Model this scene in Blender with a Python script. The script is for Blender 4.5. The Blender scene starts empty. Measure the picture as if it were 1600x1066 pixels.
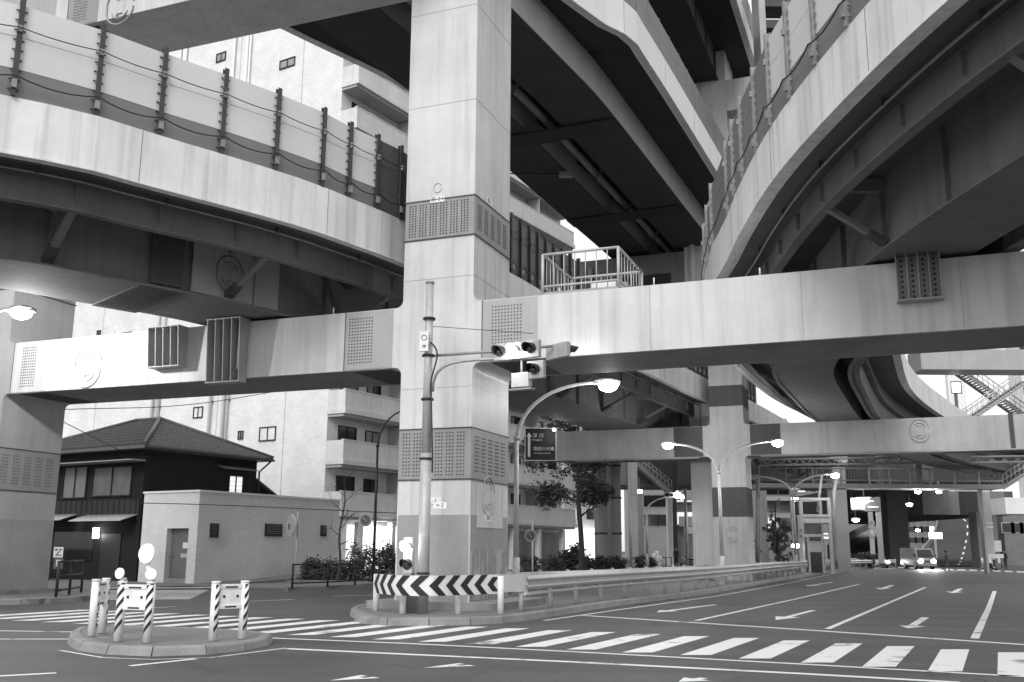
import bpy, bmesh, math, random
from mathutils import Vector as V, Matrix
R = math.radians
random.seed(7)
scn = bpy.context.scene
C = scn.collection

# ------------------------------------------------------------------ camera
F = 1555.6; PIT = R(11.87); ROL = R(0.35); CAM = V((0, 0, 1.55))
FW = V((0, math.cos(PIT), math.sin(PIT))); _u = V((0, -math.sin(PIT), math.cos(PIT))); _r = V((1, 0, 0))
UP = _u*math.cos(ROL) - _r*math.sin(ROL); RT = _r*math.cos(ROL) + _u*math.sin(ROL)
def ray(x, y): return FW*F + RT*(x-800) + UP*(533-y)
def az(x, y, z): r = ray(x, y); return CAM + r*((z-1.55)/r.z)
def ay(x, y, Y): r = ray(x, y); return CAM + r*(Y/r.y)
def apl(x, y, p, d):
    n = V((-d[1], d[0], 0)); r = ray(x, y); return CAM + r*((V((p[0], p[1], 0))-CAM).dot(n)/r.dot(n))
cd = bpy.data.cameras.new('camera'); cam = bpy.data.objects.new('camera', cd); C.objects.link(cam)
cd.sensor_width = 36; cd.lens = F/1600*36; cd.clip_start = 0.1; cd.clip_end = 3000
M = Matrix((( RT.x, UP.x, -FW.x, CAM.x), (RT.y, UP.y, -FW.y, CAM.y), (RT.z, UP.z, -FW.z, CAM.z), (0, 0, 0, 1)))
cam.matrix_world = M; scn.camera = cam

# ------------------------------------------------------------------ light
SUN_EL, SUN_AZ = 36, 197          # azimuth clockwise from +Y: behind the camera, to the left
w = bpy.data.worlds.new('World'); scn.world = w; w.use_nodes = True
nt = w.node_tree; bg = nt.nodes['Background']
sky = nt.nodes.new('ShaderNodeTexSky'); sky.sky_type = 'NISHITA'; sky.sun_disc = False
sky.sun_elevation = R(SUN_EL); sky.sun_rotation = R(SUN_AZ); sky.dust_density = 1.0; sky.air_density = 1.0; sky.ozone_density = 1
bw = nt.nodes.new('ShaderNodeRGBToBW')
cl = nt.nodes.new('ShaderNodeMath'); cl.operation = 'MULTIPLY_ADD'; cl.inputs[1].default_value = .45; cl.inputs[2].default_value = 0   # even cloud cover over the clear sky
nt.links.new(sky.outputs[0], bw.inputs[0]); nt.links.new(bw.outputs[0], cl.inputs[0])
tcw = nt.nodes.new('ShaderNodeTexCoord'); spw = nt.nodes.new('ShaderNodeSeparateXYZ'); nt.links.new(tcw.outputs['Generated'], spw.inputs[0])
mrw = nt.nodes.new('ShaderNodeMapRange'); nt.links.new(spw.outputs[2], mrw.inputs[0]); mrw.inputs[1].default_value = 0; mrw.inputs[2].default_value = 1; mrw.inputs[3].default_value = 2.3; mrw.inputs[4].default_value = 5.5
nt.links.new(mrw.outputs[0], cl.inputs[2]); nt.links.new(cl.outputs[0], bg.inputs[0]); bg.inputs[1].default_value = 0.15
sl = bpy.data.lights.new('sun', 'SUN'); sl.energy = 1.35; sl.angle = R(25)
so = bpy.data.objects.new('sun', sl); C.objects.link(so)
sd = V((math.sin(R(SUN_AZ))*math.cos(R(SUN_EL)), math.cos(R(SUN_AZ))*math.cos(R(SUN_EL)), math.sin(R(SUN_EL))))
so.rotation_euler = sd.to_track_quat('Z', 'Y').to_euler()
scn.view_settings.view_transform = 'Standard'; scn.view_settings.look = 'None'; scn.view_settings.exposure = 0.5
scn.view_settings.gamma = 1

# ------------------------------------------------------------------ materials
MATS = {}
def mat(name, v, rough=.6, var=.12, scale=2.0, streak=0, metal=0, bump=0, speck=0, dirt=0):
    if name in MATS: return MATS[name]
    m = bpy.data.materials.new(name); m.use_nodes = True; n = m.node_tree.nodes; L = m.node_tree.links
    b = n['Principled BSDF']; b.inputs['Roughness'].default_value = rough; b.inputs['Metallic'].default_value = metal
    geo = n.new('ShaderNodeNewGeometry')
    def noise(sc, mapping=None, det=5):
        t = n.new('ShaderNodeTexNoise'); t.inputs['Scale'].default_value = sc; t.inputs['Detail'].default_value = det
        if mapping:
            mp = n.new('ShaderNodeMapping'); mp.inputs['Scale'].default_value = mapping
            L.new(geo.outputs['Position'], mp.inputs[0]); L.new(mp.outputs[0], t.inputs['Vector'])
        else: L.new(geo.outputs['Position'], t.inputs['Vector'])
        return t.outputs[0]
    def mrange(src, a, b_, c, d):
        r = n.new('ShaderNodeMapRange'); r.inputs[1].default_value = a; r.inputs[2].default_value = b_
        r.inputs[3].default_value = c; r.inputs[4].default_value = d; L.new(src, r.inputs[0]); return r.outputs[0]
    def mul(a, b_):
        q = n.new('ShaderNodeMath'); q.operation = 'MULTIPLY'; L.new(a, q.inputs[0])
        if isinstance(b_, float): q.inputs[1].default_value = b_
        else: L.new(b_, q.inputs[1])
        return q.outputs[0]
    f = mrange(noise(scale), .3, .7, 1-var, 1+var)
    f = mul(f, mrange(noise(scale*9), .3, .7, 1-var*.35, 1+var*.35))
    if streak:
        f = mul(f, mrange(noise(1, (5, 5, .22)), .48, .8, 1, 1-streak))
        f = mul(f, mrange(noise(1, (1.3, 1.3, .12), 3), .5, .85, 1, 1-streak*.7))
    if dirt: f = mul(f, mrange(noise(.55, None, 8), .5, .72, 1, 1-dirt))
    if speck: f = mul(f, mrange(noise(60, None, 2), .35, .65, 1-speck, 1+speck))
    f = mul(f, float(v))
    L.new(f, b.inputs['Base Color'])
    if bump:
        bn = n.new('ShaderNodeBump'); bn.inputs['Strength'].default_value = bump; bn.inputs['Distance'].default_value = .02
        L.new(noise(scale*14), bn.inputs['Height']); L.new(bn.outputs[0], b.inputs['Normal'])
    MATS[name] = m; return m
def emis(name, s):
    if name in MATS: return MATS[name]
    m = bpy.data.materials.new(name); m.use_nodes = True; b = m.node_tree.nodes['Principled BSDF']
    b.inputs['Base Color'].default_value = (.8, .8, .8, 1); b.inputs['Emission Color'].default_value = (1, 1, 1, 1)
    b.inputs['Emission Strength'].default_value = s; MATS[name] = m; return m
def tile(name, v, w_, h_, mortar=.7, ms=.008, rough=.6, off=.5):
    if name in MATS: return MATS[name]
    m = bpy.data.materials.new(name); m.use_nodes = True; n = m.node_tree.nodes; L = m.node_tree.links
    b = n['Principled BSDF']; b.inputs['Roughness'].default_value = rough
    tc = n.new('ShaderNodeTexCoord'); sp = n.new('ShaderNodeSeparateXYZ'); L.new(tc.outputs['Object'], sp.inputs[0])
    ad = n.new('ShaderNodeMath'); ad.operation = 'ADD'; L.new(sp.outputs[0], ad.inputs[0]); L.new(sp.outputs[1], ad.inputs[1])
    cb = n.new('ShaderNodeCombineXYZ'); L.new(ad.outputs[0], cb.inputs[0]); L.new(sp.outputs[2], cb.inputs[1])
    br = n.new('ShaderNodeTexBrick'); L.new(cb.outputs[0], br.inputs['Vector']); br.offset = off
    br.inputs['Scale'].default_value = 1; br.inputs['Brick Width'].default_value = w_; br.inputs['Row Height'].default_value = h_
    br.inputs['Mortar Size'].default_value = ms
    g = lambda x: (x, x, x, 1)
    br.inputs['Color1'].default_value = g(v*1.04); br.inputs['Color2'].default_value = g(v*.93); br.inputs['Mortar'].default_value = g(v*mortar)
    no = n.new('ShaderNodeTexNoise'); no.inputs['Scale'].default_value = .7; no.inputs['Detail'].default_value = 6; L.new(tc.outputs['Object'], no.inputs['Vector'])
    mr = n.new('ShaderNodeMapRange'); L.new(no.outputs[0], mr.inputs[0]); mr.inputs[1].default_value = .35; mr.inputs[2].default_value = .7; mr.inputs[3].default_value = 1.04; mr.inputs[4].default_value = .9
    mx = n.new('ShaderNodeVectorMath'); mx.operation = 'SCALE'; L.new(br.outputs[0], mx.inputs[0]); L.new(mr.outputs[0], mx.inputs['Scale'])
    L.new(mx.outputs[0], b.inputs['Base Color']); MATS[name] = m; return m
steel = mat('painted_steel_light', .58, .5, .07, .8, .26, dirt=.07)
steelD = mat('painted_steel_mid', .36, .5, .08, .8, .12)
steelC = mat('painted_steel_shaded_worn', .38, .5, .09, .9, .2, dirt=.12)  # grey darkened to hold the rear pier's shade, plus streaks and dirt
steelB = mat('painted_steel_base_grey', .30, .55, .10, 1.2, .08, dirt=.12)
plate = mat('splice_plate_paint', .26, .5, .08, 2)
bolt = mat('bolt_dark', .05, .5, .1)
conc = mat('parapet_concrete', .72, .7, .08, .7, .30)
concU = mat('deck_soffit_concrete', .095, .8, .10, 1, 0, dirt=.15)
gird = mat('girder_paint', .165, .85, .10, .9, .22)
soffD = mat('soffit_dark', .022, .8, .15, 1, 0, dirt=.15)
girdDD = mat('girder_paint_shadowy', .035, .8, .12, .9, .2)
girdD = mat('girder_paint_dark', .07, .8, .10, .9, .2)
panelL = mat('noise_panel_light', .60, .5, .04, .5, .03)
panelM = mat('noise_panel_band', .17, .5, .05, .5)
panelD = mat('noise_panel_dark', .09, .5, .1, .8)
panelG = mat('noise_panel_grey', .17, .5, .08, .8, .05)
postm = mat('wall_post_dark', .045, .5, .2, 3)
postl = mat('wall_post_grey', .25, .5, .2, 3)
black = mat('black_rubber', .015, .6, .1)
white = mat('white_paint', .76, .5, .08, 5, .1, dirt=.16)
galv = mat('galvanised', .30, .4, .10, 4, .1, metal=.25)
galvL = mat('galvanised_light', .46, .4, .08, 4, .05)
asph = mat('asphalt', .066, .66, .12, .35, 0, bump=.35, speck=.3, dirt=.22)
def add_cracks(m):
    n = m.node_tree.nodes; L = m.node_tree.links; b = n['Principled BSDF']; src = b.inputs['Base Color'].links[0].from_socket
    g = n.new('ShaderNodeNewGeometry'); w_ = n.new('ShaderNodeTexNoise'); w_.inputs['Scale'].default_value = 1.5; L.new(g.outputs['Position'], w_.inputs['Vector'])
    ad = n.new('ShaderNodeVectorMath'); ad.operation = 'ADD'; L.new(g.outputs['Position'], ad.inputs[0]); L.new(w_.outputs[1], ad.inputs[1])
    v = n.new('ShaderNodeTexVoronoi'); v.feature = 'DISTANCE_TO_EDGE'; v.inputs['Scale'].default_value = .32; L.new(ad.outputs[0], v.inputs['Vector'])
    r = n.new('ShaderNodeMapRange'); L.new(v.outputs[0], r.inputs[0]); r.inputs[1].default_value = .002; r.inputs[2].default_value = .009; r.inputs[3].default_value = 1; r.inputs[4].default_value = 0
    k = n.new('ShaderNodeTexNoise'); k.inputs['Scale'].default_value = .25; L.new(g.outputs['Position'], k.inputs['Vector']); kr = n.new('ShaderNodeMapRange'); L.new(k.outputs[0], kr.inputs[0]); kr.inputs[1].default_value = .5; kr.inputs[2].default_value = .6; kr.inputs[3].default_value = 0; kr.inputs[4].default_value = .55
    mm = n.new('ShaderNodeMath'); mm.operation = 'MULTIPLY'; L.new(r.outputs[0], mm.inputs[0]); L.new(kr.outputs[0], mm.inputs[1])
    # long dark tyre tracks across the foreground road
    mp = n.new('ShaderNodeMapping'); mp.inputs['Rotation'].default_value = (0, 0, R(24)); mp.inputs['Scale'].default_value = (.05, .9, 1); L.new(g.outputs['Position'], mp.inputs[0])
    t = n.new('ShaderNodeTexNoise'); t.inputs['Scale'].default_value = 1; t.inputs['Detail'].default_value = 3; L.new(mp.outputs[0], t.inputs['Vector']); tr = n.new('ShaderNodeMapRange'); L.new(t.outputs[0], tr.inputs[0]); tr.inputs[1].default_value = .4; tr.inputs[2].default_value = .65; tr.inputs[3].default_value = 1.12; tr.inputs[4].default_value = .8
    q = n.new('ShaderNodeMath'); q.operation = 'MULTIPLY'; L.new(src, q.inputs[0]); L.new(tr.outputs[0], q.inputs[1])
    om = n.new('ShaderNodeMath'); om.operation = 'SUBTRACT'; om.inputs[0].default_value = 1; L.new(mm.outputs[0], om.inputs[1])
    q2 = n.new('ShaderNodeMath'); q2.operation = 'MULTIPLY'; L.new(q.outputs[0], q2.inputs[0]); L.new(om.outputs[0], q2.inputs[1]); L.new(q2.outputs[0], b.inputs['Base Color'])
add_cracks(asph)
pave = mat('pavement', .17, .75, .12, .8, 0, bump=.2, speck=.12, dirt=.2)
kerb = mat('kerb_stone', .24, .7, .15, 2, 0, bump=.3, speck=.12, dirt=.25)
wood = mat('dark_timber', .008, .95, .4, 1.5, .3)
woodB = mat('timber_band', .022, .9, .3, 1.5, .3)
glass = mat('dark_glass', .02, .12, .1)
curt = mat('curtained_window', .30, .4, .12, 2, .1)
plaster = mat('pale_plaster', .72, .7, .05, .5, .08)
balc = mat('balcony_concrete', .64, .7, .06, .6, .16)
shade = mat('balcony_wall', .40, .7, .06, .6)
leafM = mat('leaf', .055, .5, .5, 8)
leafL = mat('leaf_light', .11, .5, .4, 8)
bark = mat('bark', .05, .8, .3, 6, 0, bump=.5)
lampE = emis('lamp_glow', 40)
sigE = emis('signal_lit', 25)
winE = emis('lit_window', .55)
shopE = emis('lit_shop', 1.1)
headE = emis('headlight_glow', 60)
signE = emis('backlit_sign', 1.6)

# marking paint: worn
def paintmat():
    m = bpy.data.materials.new('road_paint'); m.use_nodes = True; n = m.node_tree.nodes; L = m.node_tree.links
    b = n['Principled BSDF']; b.inputs['Roughness'].default_value = .55; g = n.new('ShaderNodeNewGeometry')
    a = n.new('ShaderNodeTexNoise'); a.inputs['Scale'].default_value = 1.1; a.inputs['Detail'].default_value = 9; a.inputs['Roughness'].default_value = .68
    L.new(g.outputs['Position'], a.inputs['Vector'])
    r = n.new('ShaderNodeValToRGB'); r.color_ramp.elements[0].position = .36; r.color_ramp.elements[0].color = (.2, .2, .2, 1)
    r.color_ramp.elements[1].position = .43; r.color_ramp.elements[1].color = (.74, .74, .74, 1); L.new(a.outputs[0], r.inputs[0]); L.new(r.outputs[0], b.inputs['Base Color'])
    return m
paint = paintmat()

# ------------------------------------------------------------------ objects
def tag(o, label=None, cat=None, group=None, kind=None):
    if label: o['label'] = label
    if cat: o['category'] = cat
    if group: o['group'] = group
    if kind: o['kind'] = kind
    return o
def thing(name, loc, label, cat, group=None, rz=0):
    o = bpy.data.objects.new(name, None); C.objects.link(o); o.location = loc; o.rotation_euler = (0, 0, rz); o.empty_display_size = .3
    return tag(o, label, cat, group)
def wm(o):
    m = Matrix.LocRotScale(o.location, o.rotation_euler, o.scale)
    return (wm(o.parent) @ m) if o.parent else m
class MB:
    def __init__(s, M=None): s.v = []; s.f = []; s.m = []; s.mats = []; s.M = M; s.sm = []
    def mi(s, m):
        if m not in s.mats: s.mats.append(m)
        return s.mats.index(m)
    def add(s, vs, fs, m, smooth=False):
        o = len(s.v); s.v += [s.M @ V(p) if s.M else V(p) for p in vs]; k = s.mi(m)
        for f in fs: s.f.append([i+o for i in f]); s.m.append(k); s.sm.append(smooth)
        return s
    def box(s, a, b, m, ch=0):
        (x0, y0, z0), (x1, y1, z1) = a, b
        x0, x1 = min(x0, x1), max(x0, x1); y0, y1 = min(y0, y1), max(y0, y1); z0, z1 = min(z0, z1), max(z0, z1)
        if ch:
            c = ch; pts = [(x0+c, y0), (x1-c, y0), (x1, y0+c), (x1, y1-c), (x1-c, y1), (x0+c, y1), (x0, y1-c), (x0, y0+c)]
            return s.poly([(p[0], p[1], z0) for p in pts], (0, 0, z1-z0), m)
        return s.add([(x0,y0,z0),(x1,y0,z0),(x1,y1,z0),(x0,y1,z0),(x0,y0,z1),(x1,y0,z1),(x1,y1,z1),(x0,y1,z1)],
                     [(0,3,2,1),(4,5,6,7),(0,1,5,4),(1,2,6,5),(2,3,7,6),(3,0,4,7)], m)
    def obox(s, c, X, Y, Z, m):      # centre and three half-vectors
        c, X, Y, Z = V(c), V(X), V(Y), V(Z)
        vs = [c+X*a+Y*b+Z*d for d in (-1, 1) for a, b in ((-1,-1),(1,-1),(1,1),(-1,1))]
        return s.add(vs, [(0,3,2,1),(4,5,6,7),(0,1,5,4),(1,2,6,5),(2,3,7,6),(3,0,4,7)], m)
    def poly(s, pts, ex, m):         # prism from 3-D polygon
        n = len(pts); ex = V(ex); vs = [V(p) for p in pts] + [V(p)+ex for p in pts]
        return s.add(vs, [list(range(n-1, -1, -1)), list(range(n, 2*n))] + [(i, (i+1) % n, n+(i+1) % n, n+i) for i in range(n)], m)
    def face(s, pts, m): return s.add(pts, [list(range(len(pts)))], m)
    def tube(s, pts, r, m, n=8, caps=True):
        pts = [V(p) for p in pts]; rs = r if isinstance(r, (list, tuple)) else [r]*len(pts); vs = []; fs = []
        prev = None
        for i, p in enumerate(pts):
            d = (pts[min(i+1, len(pts)-1)] - pts[max(i-1, 0)]).normalized()
            a = V((0, 0, 1)) if abs(d.z) < .9 else V((1, 0, 0))
            if prev is not None: a = prev
            x = d.cross(a).normalized(); y = x.cross(d).normalized(); prev = y
            for k in range(n): t = 2*math.pi*k/n; vs.append(p + (x*math.cos(t)+y*math.sin(t))*rs[i])
        for i in range(len(pts)-1):
            for k in range(n): k2 = (k+1) % n; fs.append((i*n+k, i*n+k2, i*n+n+k2, i*n+n+k))
        s.add(vs, fs, m, True)
        if caps: s.add(vs[:n], [list(range(n))], m); s.add(vs[-n:], [list(range(n-1, -1, -1))], m)
        return s
    def cyl(s, a, b, r, m, n=12, r2=None): return s.tube([a, b], [r, r if r2 is None else r2], m, n)
    def disc(s, c, nrm, r, t, m, n=20, sx=1):
        c, nrm = V(c), V(nrm).normalized(); a = V((0, 0, 1)); x = nrm.cross(a).normalized()*sx; y = x.cross(nrm).normalized()*(1)
        pts = [c + x*math.cos(2*math.pi*k/n)*r + y*math.sin(2*math.pi*k/n)*r for k in range(n)]
        return s.poly(pts, nrm*t, m)
    def ball(s, c, r, m, nu=12, nv=8, sc=(1, 1, 1)):
        vs = []; fs = []
        for j in range(nv+1):
            t = math.pi*j/nv
            for i in range(nu): p = 2*math.pi*i/nu; vs.append((c[0]+r*sc[0]*math.sin(t)*math.cos(p), c[1]+r*sc[1]*math.sin(t)*math.sin(p), c[2]+r*sc[2]*math.cos(t)))
        for j in range(nv):
            for i in range(nu): fs.append((j*nu+i, (j+1)*nu+i, (j+1)*nu+(i+1) % nu, j*nu+(i+1) % nu))
        return s.add(vs, fs, m, True)
    def build(s, name, parent=None, bevel=0):
        me = bpy.data.meshes.new(name); inv = wm(parent).inverted() if parent else Matrix()
        org = V((0, 0, 0))
        if not parent and s.v:
            org = V((sum(p.x for p in s.v)/len(s.v), sum(p.y for p in s.v)/len(s.v), min(p.z for p in s.v)))
        me.from_pydata([inv @ p - org for p in s.v], [], s.f)
        for m in s.mats: me.materials.append(m)
        for p, k, q in zip(me.polygons, s.m, s.sm): p.material_index = k; p.use_smooth = q
        bm = bmesh.new(); bm.from_mesh(me); bmesh.ops.remove_doubles(bm, verts=bm.verts, dist=1e-5)
        bmesh.ops.recalc_face_normals(bm, faces=bm.faces); bm.to_mesh(me); bm.free()
        o = bpy.data.objects.new(name, me); C.objects.link(o); o.location = org
        if parent: o.parent = parent; o.location = (0, 0, 0)
        if bevel:
            b = o.modifiers.new('bevel', 'BEVEL'); b.width = bevel; b.segments = 2; b.limit_method = 'ANGLE'
        return o
def copy_tree(o, parent=None):
    c = o.copy(); C.objects.link(c); c.parent = parent
    for ch in KIDS(o): copy_tree(ch, c)
    return c
def KIDS(o): return [x for x in C.objects if x.parent == o]
def struct(mb, name): return tag(mb.build(name), kind='structure')
def text(s, size, m, parent, name='lettering', M=None, ext=.004, align='CENTER', sx=1):
    cu = bpy.data.curves.new('t', 'FONT'); cu.body = s; cu.size = size; cu.extrude = ext; cu.align_x = align; cu.align_y = 'CENTER'
    to = bpy.data.objects.new('t', cu); C.objects.link(to); dg = bpy.context.evaluated_depsgraph_get(); dg.update()
    me = bpy.data.meshes.new_from_object(to.evaluated_get(dg)); bpy.data.objects.remove(to)
    T = (wm(parent).inverted() if parent else Matrix()) @ (M or Matrix()) @ Matrix.Diagonal((sx, 1, 1, 1)); me.transform(T); me.materials.clear(); me.materials.append(m)
    me.name = name; o = bpy.data.objects.new(name, me); C.objects.link(o); o.parent = parent; return o
def frameM(o, x, y=None):     # matrix with x axis along x, y axis up (z), z out of the sign
    x = V(x).normalized(); y = V(y) if y else V((0, 0, 1)); z = x.cross(y).normalized()
    return Matrix(((x.x, y.x, z.x, o[0]), (x.y, y.y, z.y, o[1]), (x.z, y.z, z.z, o[2]), (0, 0, 0, 1)))
def smooth_path(P, step):
    P = [V((p[0], p[1], 0)) if len(p) < 3 else V(p) for p in P]; out = []
    Q = [P[0]*2-P[1]] + P + [P[-1]*2-P[-2]]
    for i in range(1, len(Q)-2):
        for k in range(12):
            t = k/12; a, b, c, d = Q[i-1], Q[i], Q[i+1], Q[i+2]
            out.append(.5*((2*b)+(c-a)*t+(2*a-5*b+4*c-d)*t*t+(3*b-a-3*c+d)*t**3))
    out.append(P[-1])
    res = [out[0]]; acc = 0
    for a, b in zip(out, out[1:]):
        l = (b-a).length
        if l == 0: continue
        pos = 0
        while acc + l - pos >= step:
            pos += step-acc; acc = 0; res.append(a.lerp(b, pos/l))
        acc += l-pos
    if (res[-1]-out[-1]).length > step*.3: res.append(out[-1])
    return res
def normals(P, side):
    N = []
    for i in range(len(P)):
        d = P[min(i+1, len(P)-1)]-P[max(i-1, 0)]; d.z = 0; d.normalize(); N.append(V((-d.y, d.x, 0))*side)
    return N
def sweep(mb, P, N, prof, m, caps=True):
    n = len(prof); vs = []
    for p, q in zip(P, N): vs += [V((p.x+q.x*o, p.y+q.y*o, p.z+z)) for o, z in prof]
    fs = []
    for i in range(len(P)-1):
        for k in range(n): k2 = (k+1) % n; fs.append((i*n+k, i*n+k2, (i+1)*n+k2, (i+1)*n+k))
    if caps: fs += [list(range(n)), list(range((len(P)-1)*n, len(P)*n))]
    mb.add(vs, fs, m); return mb
def rect(o0, o1, z0, z1): return [(o0, z0), (o1, z0), (o1, z1), (o0, z1)]

# ------------------------------------------------------------------ ground and markings
g = MB(); g.face([(-70, -30, 0), (130, -30, 0), (130, 420, 0), (-70, 420, 0)], asph); struct(g, 'road')
g = MB(); g.face([(-1500, -600, -.004), (1500, -600, -.004), (1500, 2500, -.004), (-1500, 2500, -.004)], mat('distant_ground', .045, .9, .2, .05)); struct(g, 'ground')
patchm = mat('asphalt_patch', .065, .7, .12, 1, 0, bump=.3, speck=.25)
for k_, px_ in enumerate(([(540, 1040), (760, 1048), (735, 1064), (480, 1056)], [(1150, 1056), (1330, 1062), (1320, 1080), (1100, 1078)], [(230, 958), (330, 954), (345, 958), (240, 962)], [(1240, 925), (1330, 922), (1300, 936), (1195, 940)])):
    g = MB(); g.face([V((p.x, p.y, .002)) for p in (az(x, y, 0) for x, y in px_)], patchm); struct(g, 'road_patch')
ISF = [(553, 970), (562, 974), (600, 978), (661, 978), (776, 975), (860, 964), (960, 948), (1119, 926), (1240, 904), (1355, 886)]
def pz(L, z=0): return [az(x, y, z) for x, y in L]
def slab(pts, z0, z1, m, name, km=None, kw=.18, block=1.0):
    mb = MB(); pts = [V((p.x, p.y, z0)) for p in pts]
    c = sum(pts, V())/len(pts)
    mb.poly(pts, (0, 0, z1-z0), m); return struct(mb, name)
def kerbline(pts, z1, name, w_=.18, side=1, block=.9):
    P = smooth_path([(p.x, p.y) for p in pts], block); N = normals(P, side); mb = MB()
    for a, b, na, nb in zip(P, P[1:], N, N[1:]):
        d = (b-a)*.012; A = a+d; B = b-d; j = random.uniform(0, .008)
        vs = []
        for p, q in ((A, na), (B, nb)):
            vs += [p, p+q*.03+V((0, 0, z1-.03+j)), p+q*.06+V((0, 0, z1+j)), p+q*w_+V((0, 0, z1+j)), p+q*w_]
        mb.add(vs, [(0,1,6,5),(1,2,7,6),(2,3,8,7),(3,4,9,8),(0,4,3,2,1),(5,6,7,8,9)], kerb)
    return tag(mb.build(name), kind='structure')
ifr = pz(ISF); bk = [V((-2.9, 21.6, 0)), V((-3.9, 25, 0)), V((-3.6, 28, 0)), V((-1.5, 31.5, 0)), V((4, 41, 0)), V((12, 58, 0)), V((24, 84, 0)), V((40, 107, 0))]
isl = [V((p.x, p.y, 0)) for p in smooth_path([(p.x, p.y) for p in ifr], 1)] + [V((p.x, p.y, 0)) for p in smooth_path([(p.x, p.y) for p in bk[::-1]], 1.5)]
inn = normals(isl, 1)
mb = MB(); mb.poly([p+q*.15 for p, q in zip(isl, inn)], (0, 0, .145), pave); struct(mb, 'median_island')
kerbline([V((p.x, p.y, 0)) for p in ifr], .155, 'kerb'); kerbline(bk[::-1], .155, 'kerb')
# small island with the posts
cI = az(258, 1008, .1); cI.z = 0
pts = []
OI = [(105, 1004), (118, 1016), (165, 1023), (235, 1026), (310, 1024), (380, 1017), (422, 1008), (424, 1001), (390, 997), (300, 992), (200, 988), (130, 990), (108, 997)]
oi = [V((p.x, p.y, 0)) for p in pz(OI)]
sm = [V((p.x, p.y, 0)) for p in smooth_path([(p.x, p.y) for p in oi+[oi[0]]], .12)]
mb = MB(); nn = normals(sm, 1)
mb.poly([p+q*.15 for p, q in zip(sm, nn)], (0, 0, .122), pave); struct(mb, 'refuge_island')
kerbline(oi+[oi[0]], .13, 'kerb', block=.8)
# left pavement with the left column; pavement along the buildings
LP = pz([(-140, 950), (-20, 946), (60, 944), (135, 939), (150, 934), (141, 925), (60, 925), (-140, 926)])
slab(LP, 0, .145, pave, 'pavement'); kerbline(LP[:6], .155, 'kerb')
BP = pz([(450, 924), (520, 921), (600, 916), (700, 909), (820, 901), (940, 894), (1100, 887)])
slab([V((p.x, p.y, 0)) for p in BP] + [V((25, 140, 0)), V((-30, 150, 0)), V((-40, 60, 0)), V((-9, 46.5, 0))], 0, .14, pave, 'pavement')
kerbline(BP, .15, 'kerb')
ap = [az(110, 921, 0), az(300, 917, 0), az(450, 922, 0), V((-8.9, 46.7, 0)), V((-40, 62, 0)), V((-60, 50, 0))]
mb = MB(); mb.poly([V((p.x, p.y, 0)) for p in ap], (0, 0, .05), pave); struct(mb, 'pavement')
# right-hand far pavement
mb = MB(); mb.poly([V(p) for p in ((47, 83, 0), (48, 92, 0), (60, 118, 0), (200, 118, 0), (200, 60, 0))], (0, 0, .14), pave); struct(mb, 'pavement')

def stroke(px, wd, z=.004, flat=False):
    P = [V((p.x, p.y, z)) for p in pz(px)] if not flat else [V((p[0], p[1], z)) for p in px]
    N = normals(P, 1); mb = MB()
    for i in range(len(P)-1):
        mb.face([P[i]+N[i]*wd/2, P[i+1]+N[i+1]*wd/2, P[i+1]-N[i+1]*wd/2, P[i]-N[i]*wd/2], paint)
    return mb
# zebra: regular bars measured on the ground plane
mb = MB()
tops = [(1.58-.835*k, 20.10+.405*k) for k in range(15, 0, -1)] + [(1.58, 20.10), (2.40, 19.70), (3.24, 19.28), (4.09, 18.95), (4.88, 18.49), (5.65, 17.98), (6.37, 17.52), (7.06, 17.0), (7.78, 16.55), (8.50, 16.12), (9.2, 15.7)]
for tx, ty in tops:
    t = V((tx, ty, .004)); e = V((-1.50, -3.12, 0)); wv = V((.48, .03, 0)); mb.face([t, t+wv, t+wv+e, t+e], paint)
struct(mb, 'crosswalk')
for nm, px, wd in (('edge_line', [(-60, 985), (0, 986), (240, 990), (640, 1006), (900, 1019), (1250, 1038), (1660, 1061)], .13),
                   ('stop_line', [(448, 1014), (640, 1023), (900, 1035), (1250, 1053), (1500, 1067)], .17),
                   ('stop_line', [(911, 962), (1250, 984), (1620, 1009)], .2),
                   ('stop_line', [(-60, 999), (0, 999), (108, 999)], .13),
                   ('lane_line', [(1343, 913), (1240, 937), (1088, 970)], .13), ('lane_line', [(1446, 918), (1380, 946), (1293, 983)], .13),
                   ('lane_line', [(1554, 924), (1545, 950), (1523, 998)], .15),
                   ('lane_line', [(203, 1041), (305, 1030)], .12), ('lane_line', [(-40, 1059), (88, 1052)], .12),
                   ('lane_line', [(385, 940), (458, 937)], .13), ('lane_line', [(520, 932), (590, 930)], .13), ('lane_line', [(240, 950), (275, 948)], .1),
                   ('edge_line', [(1358, 884), (1240, 910), (1119, 932), (960, 954), (850, 970)], .10),
                   ('edge_line', [(90, 1016), (160, 1028), (240, 1031), (330, 1028), (447, 1013)], .06)):
    struct(stroke(px, wd), nm)
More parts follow.
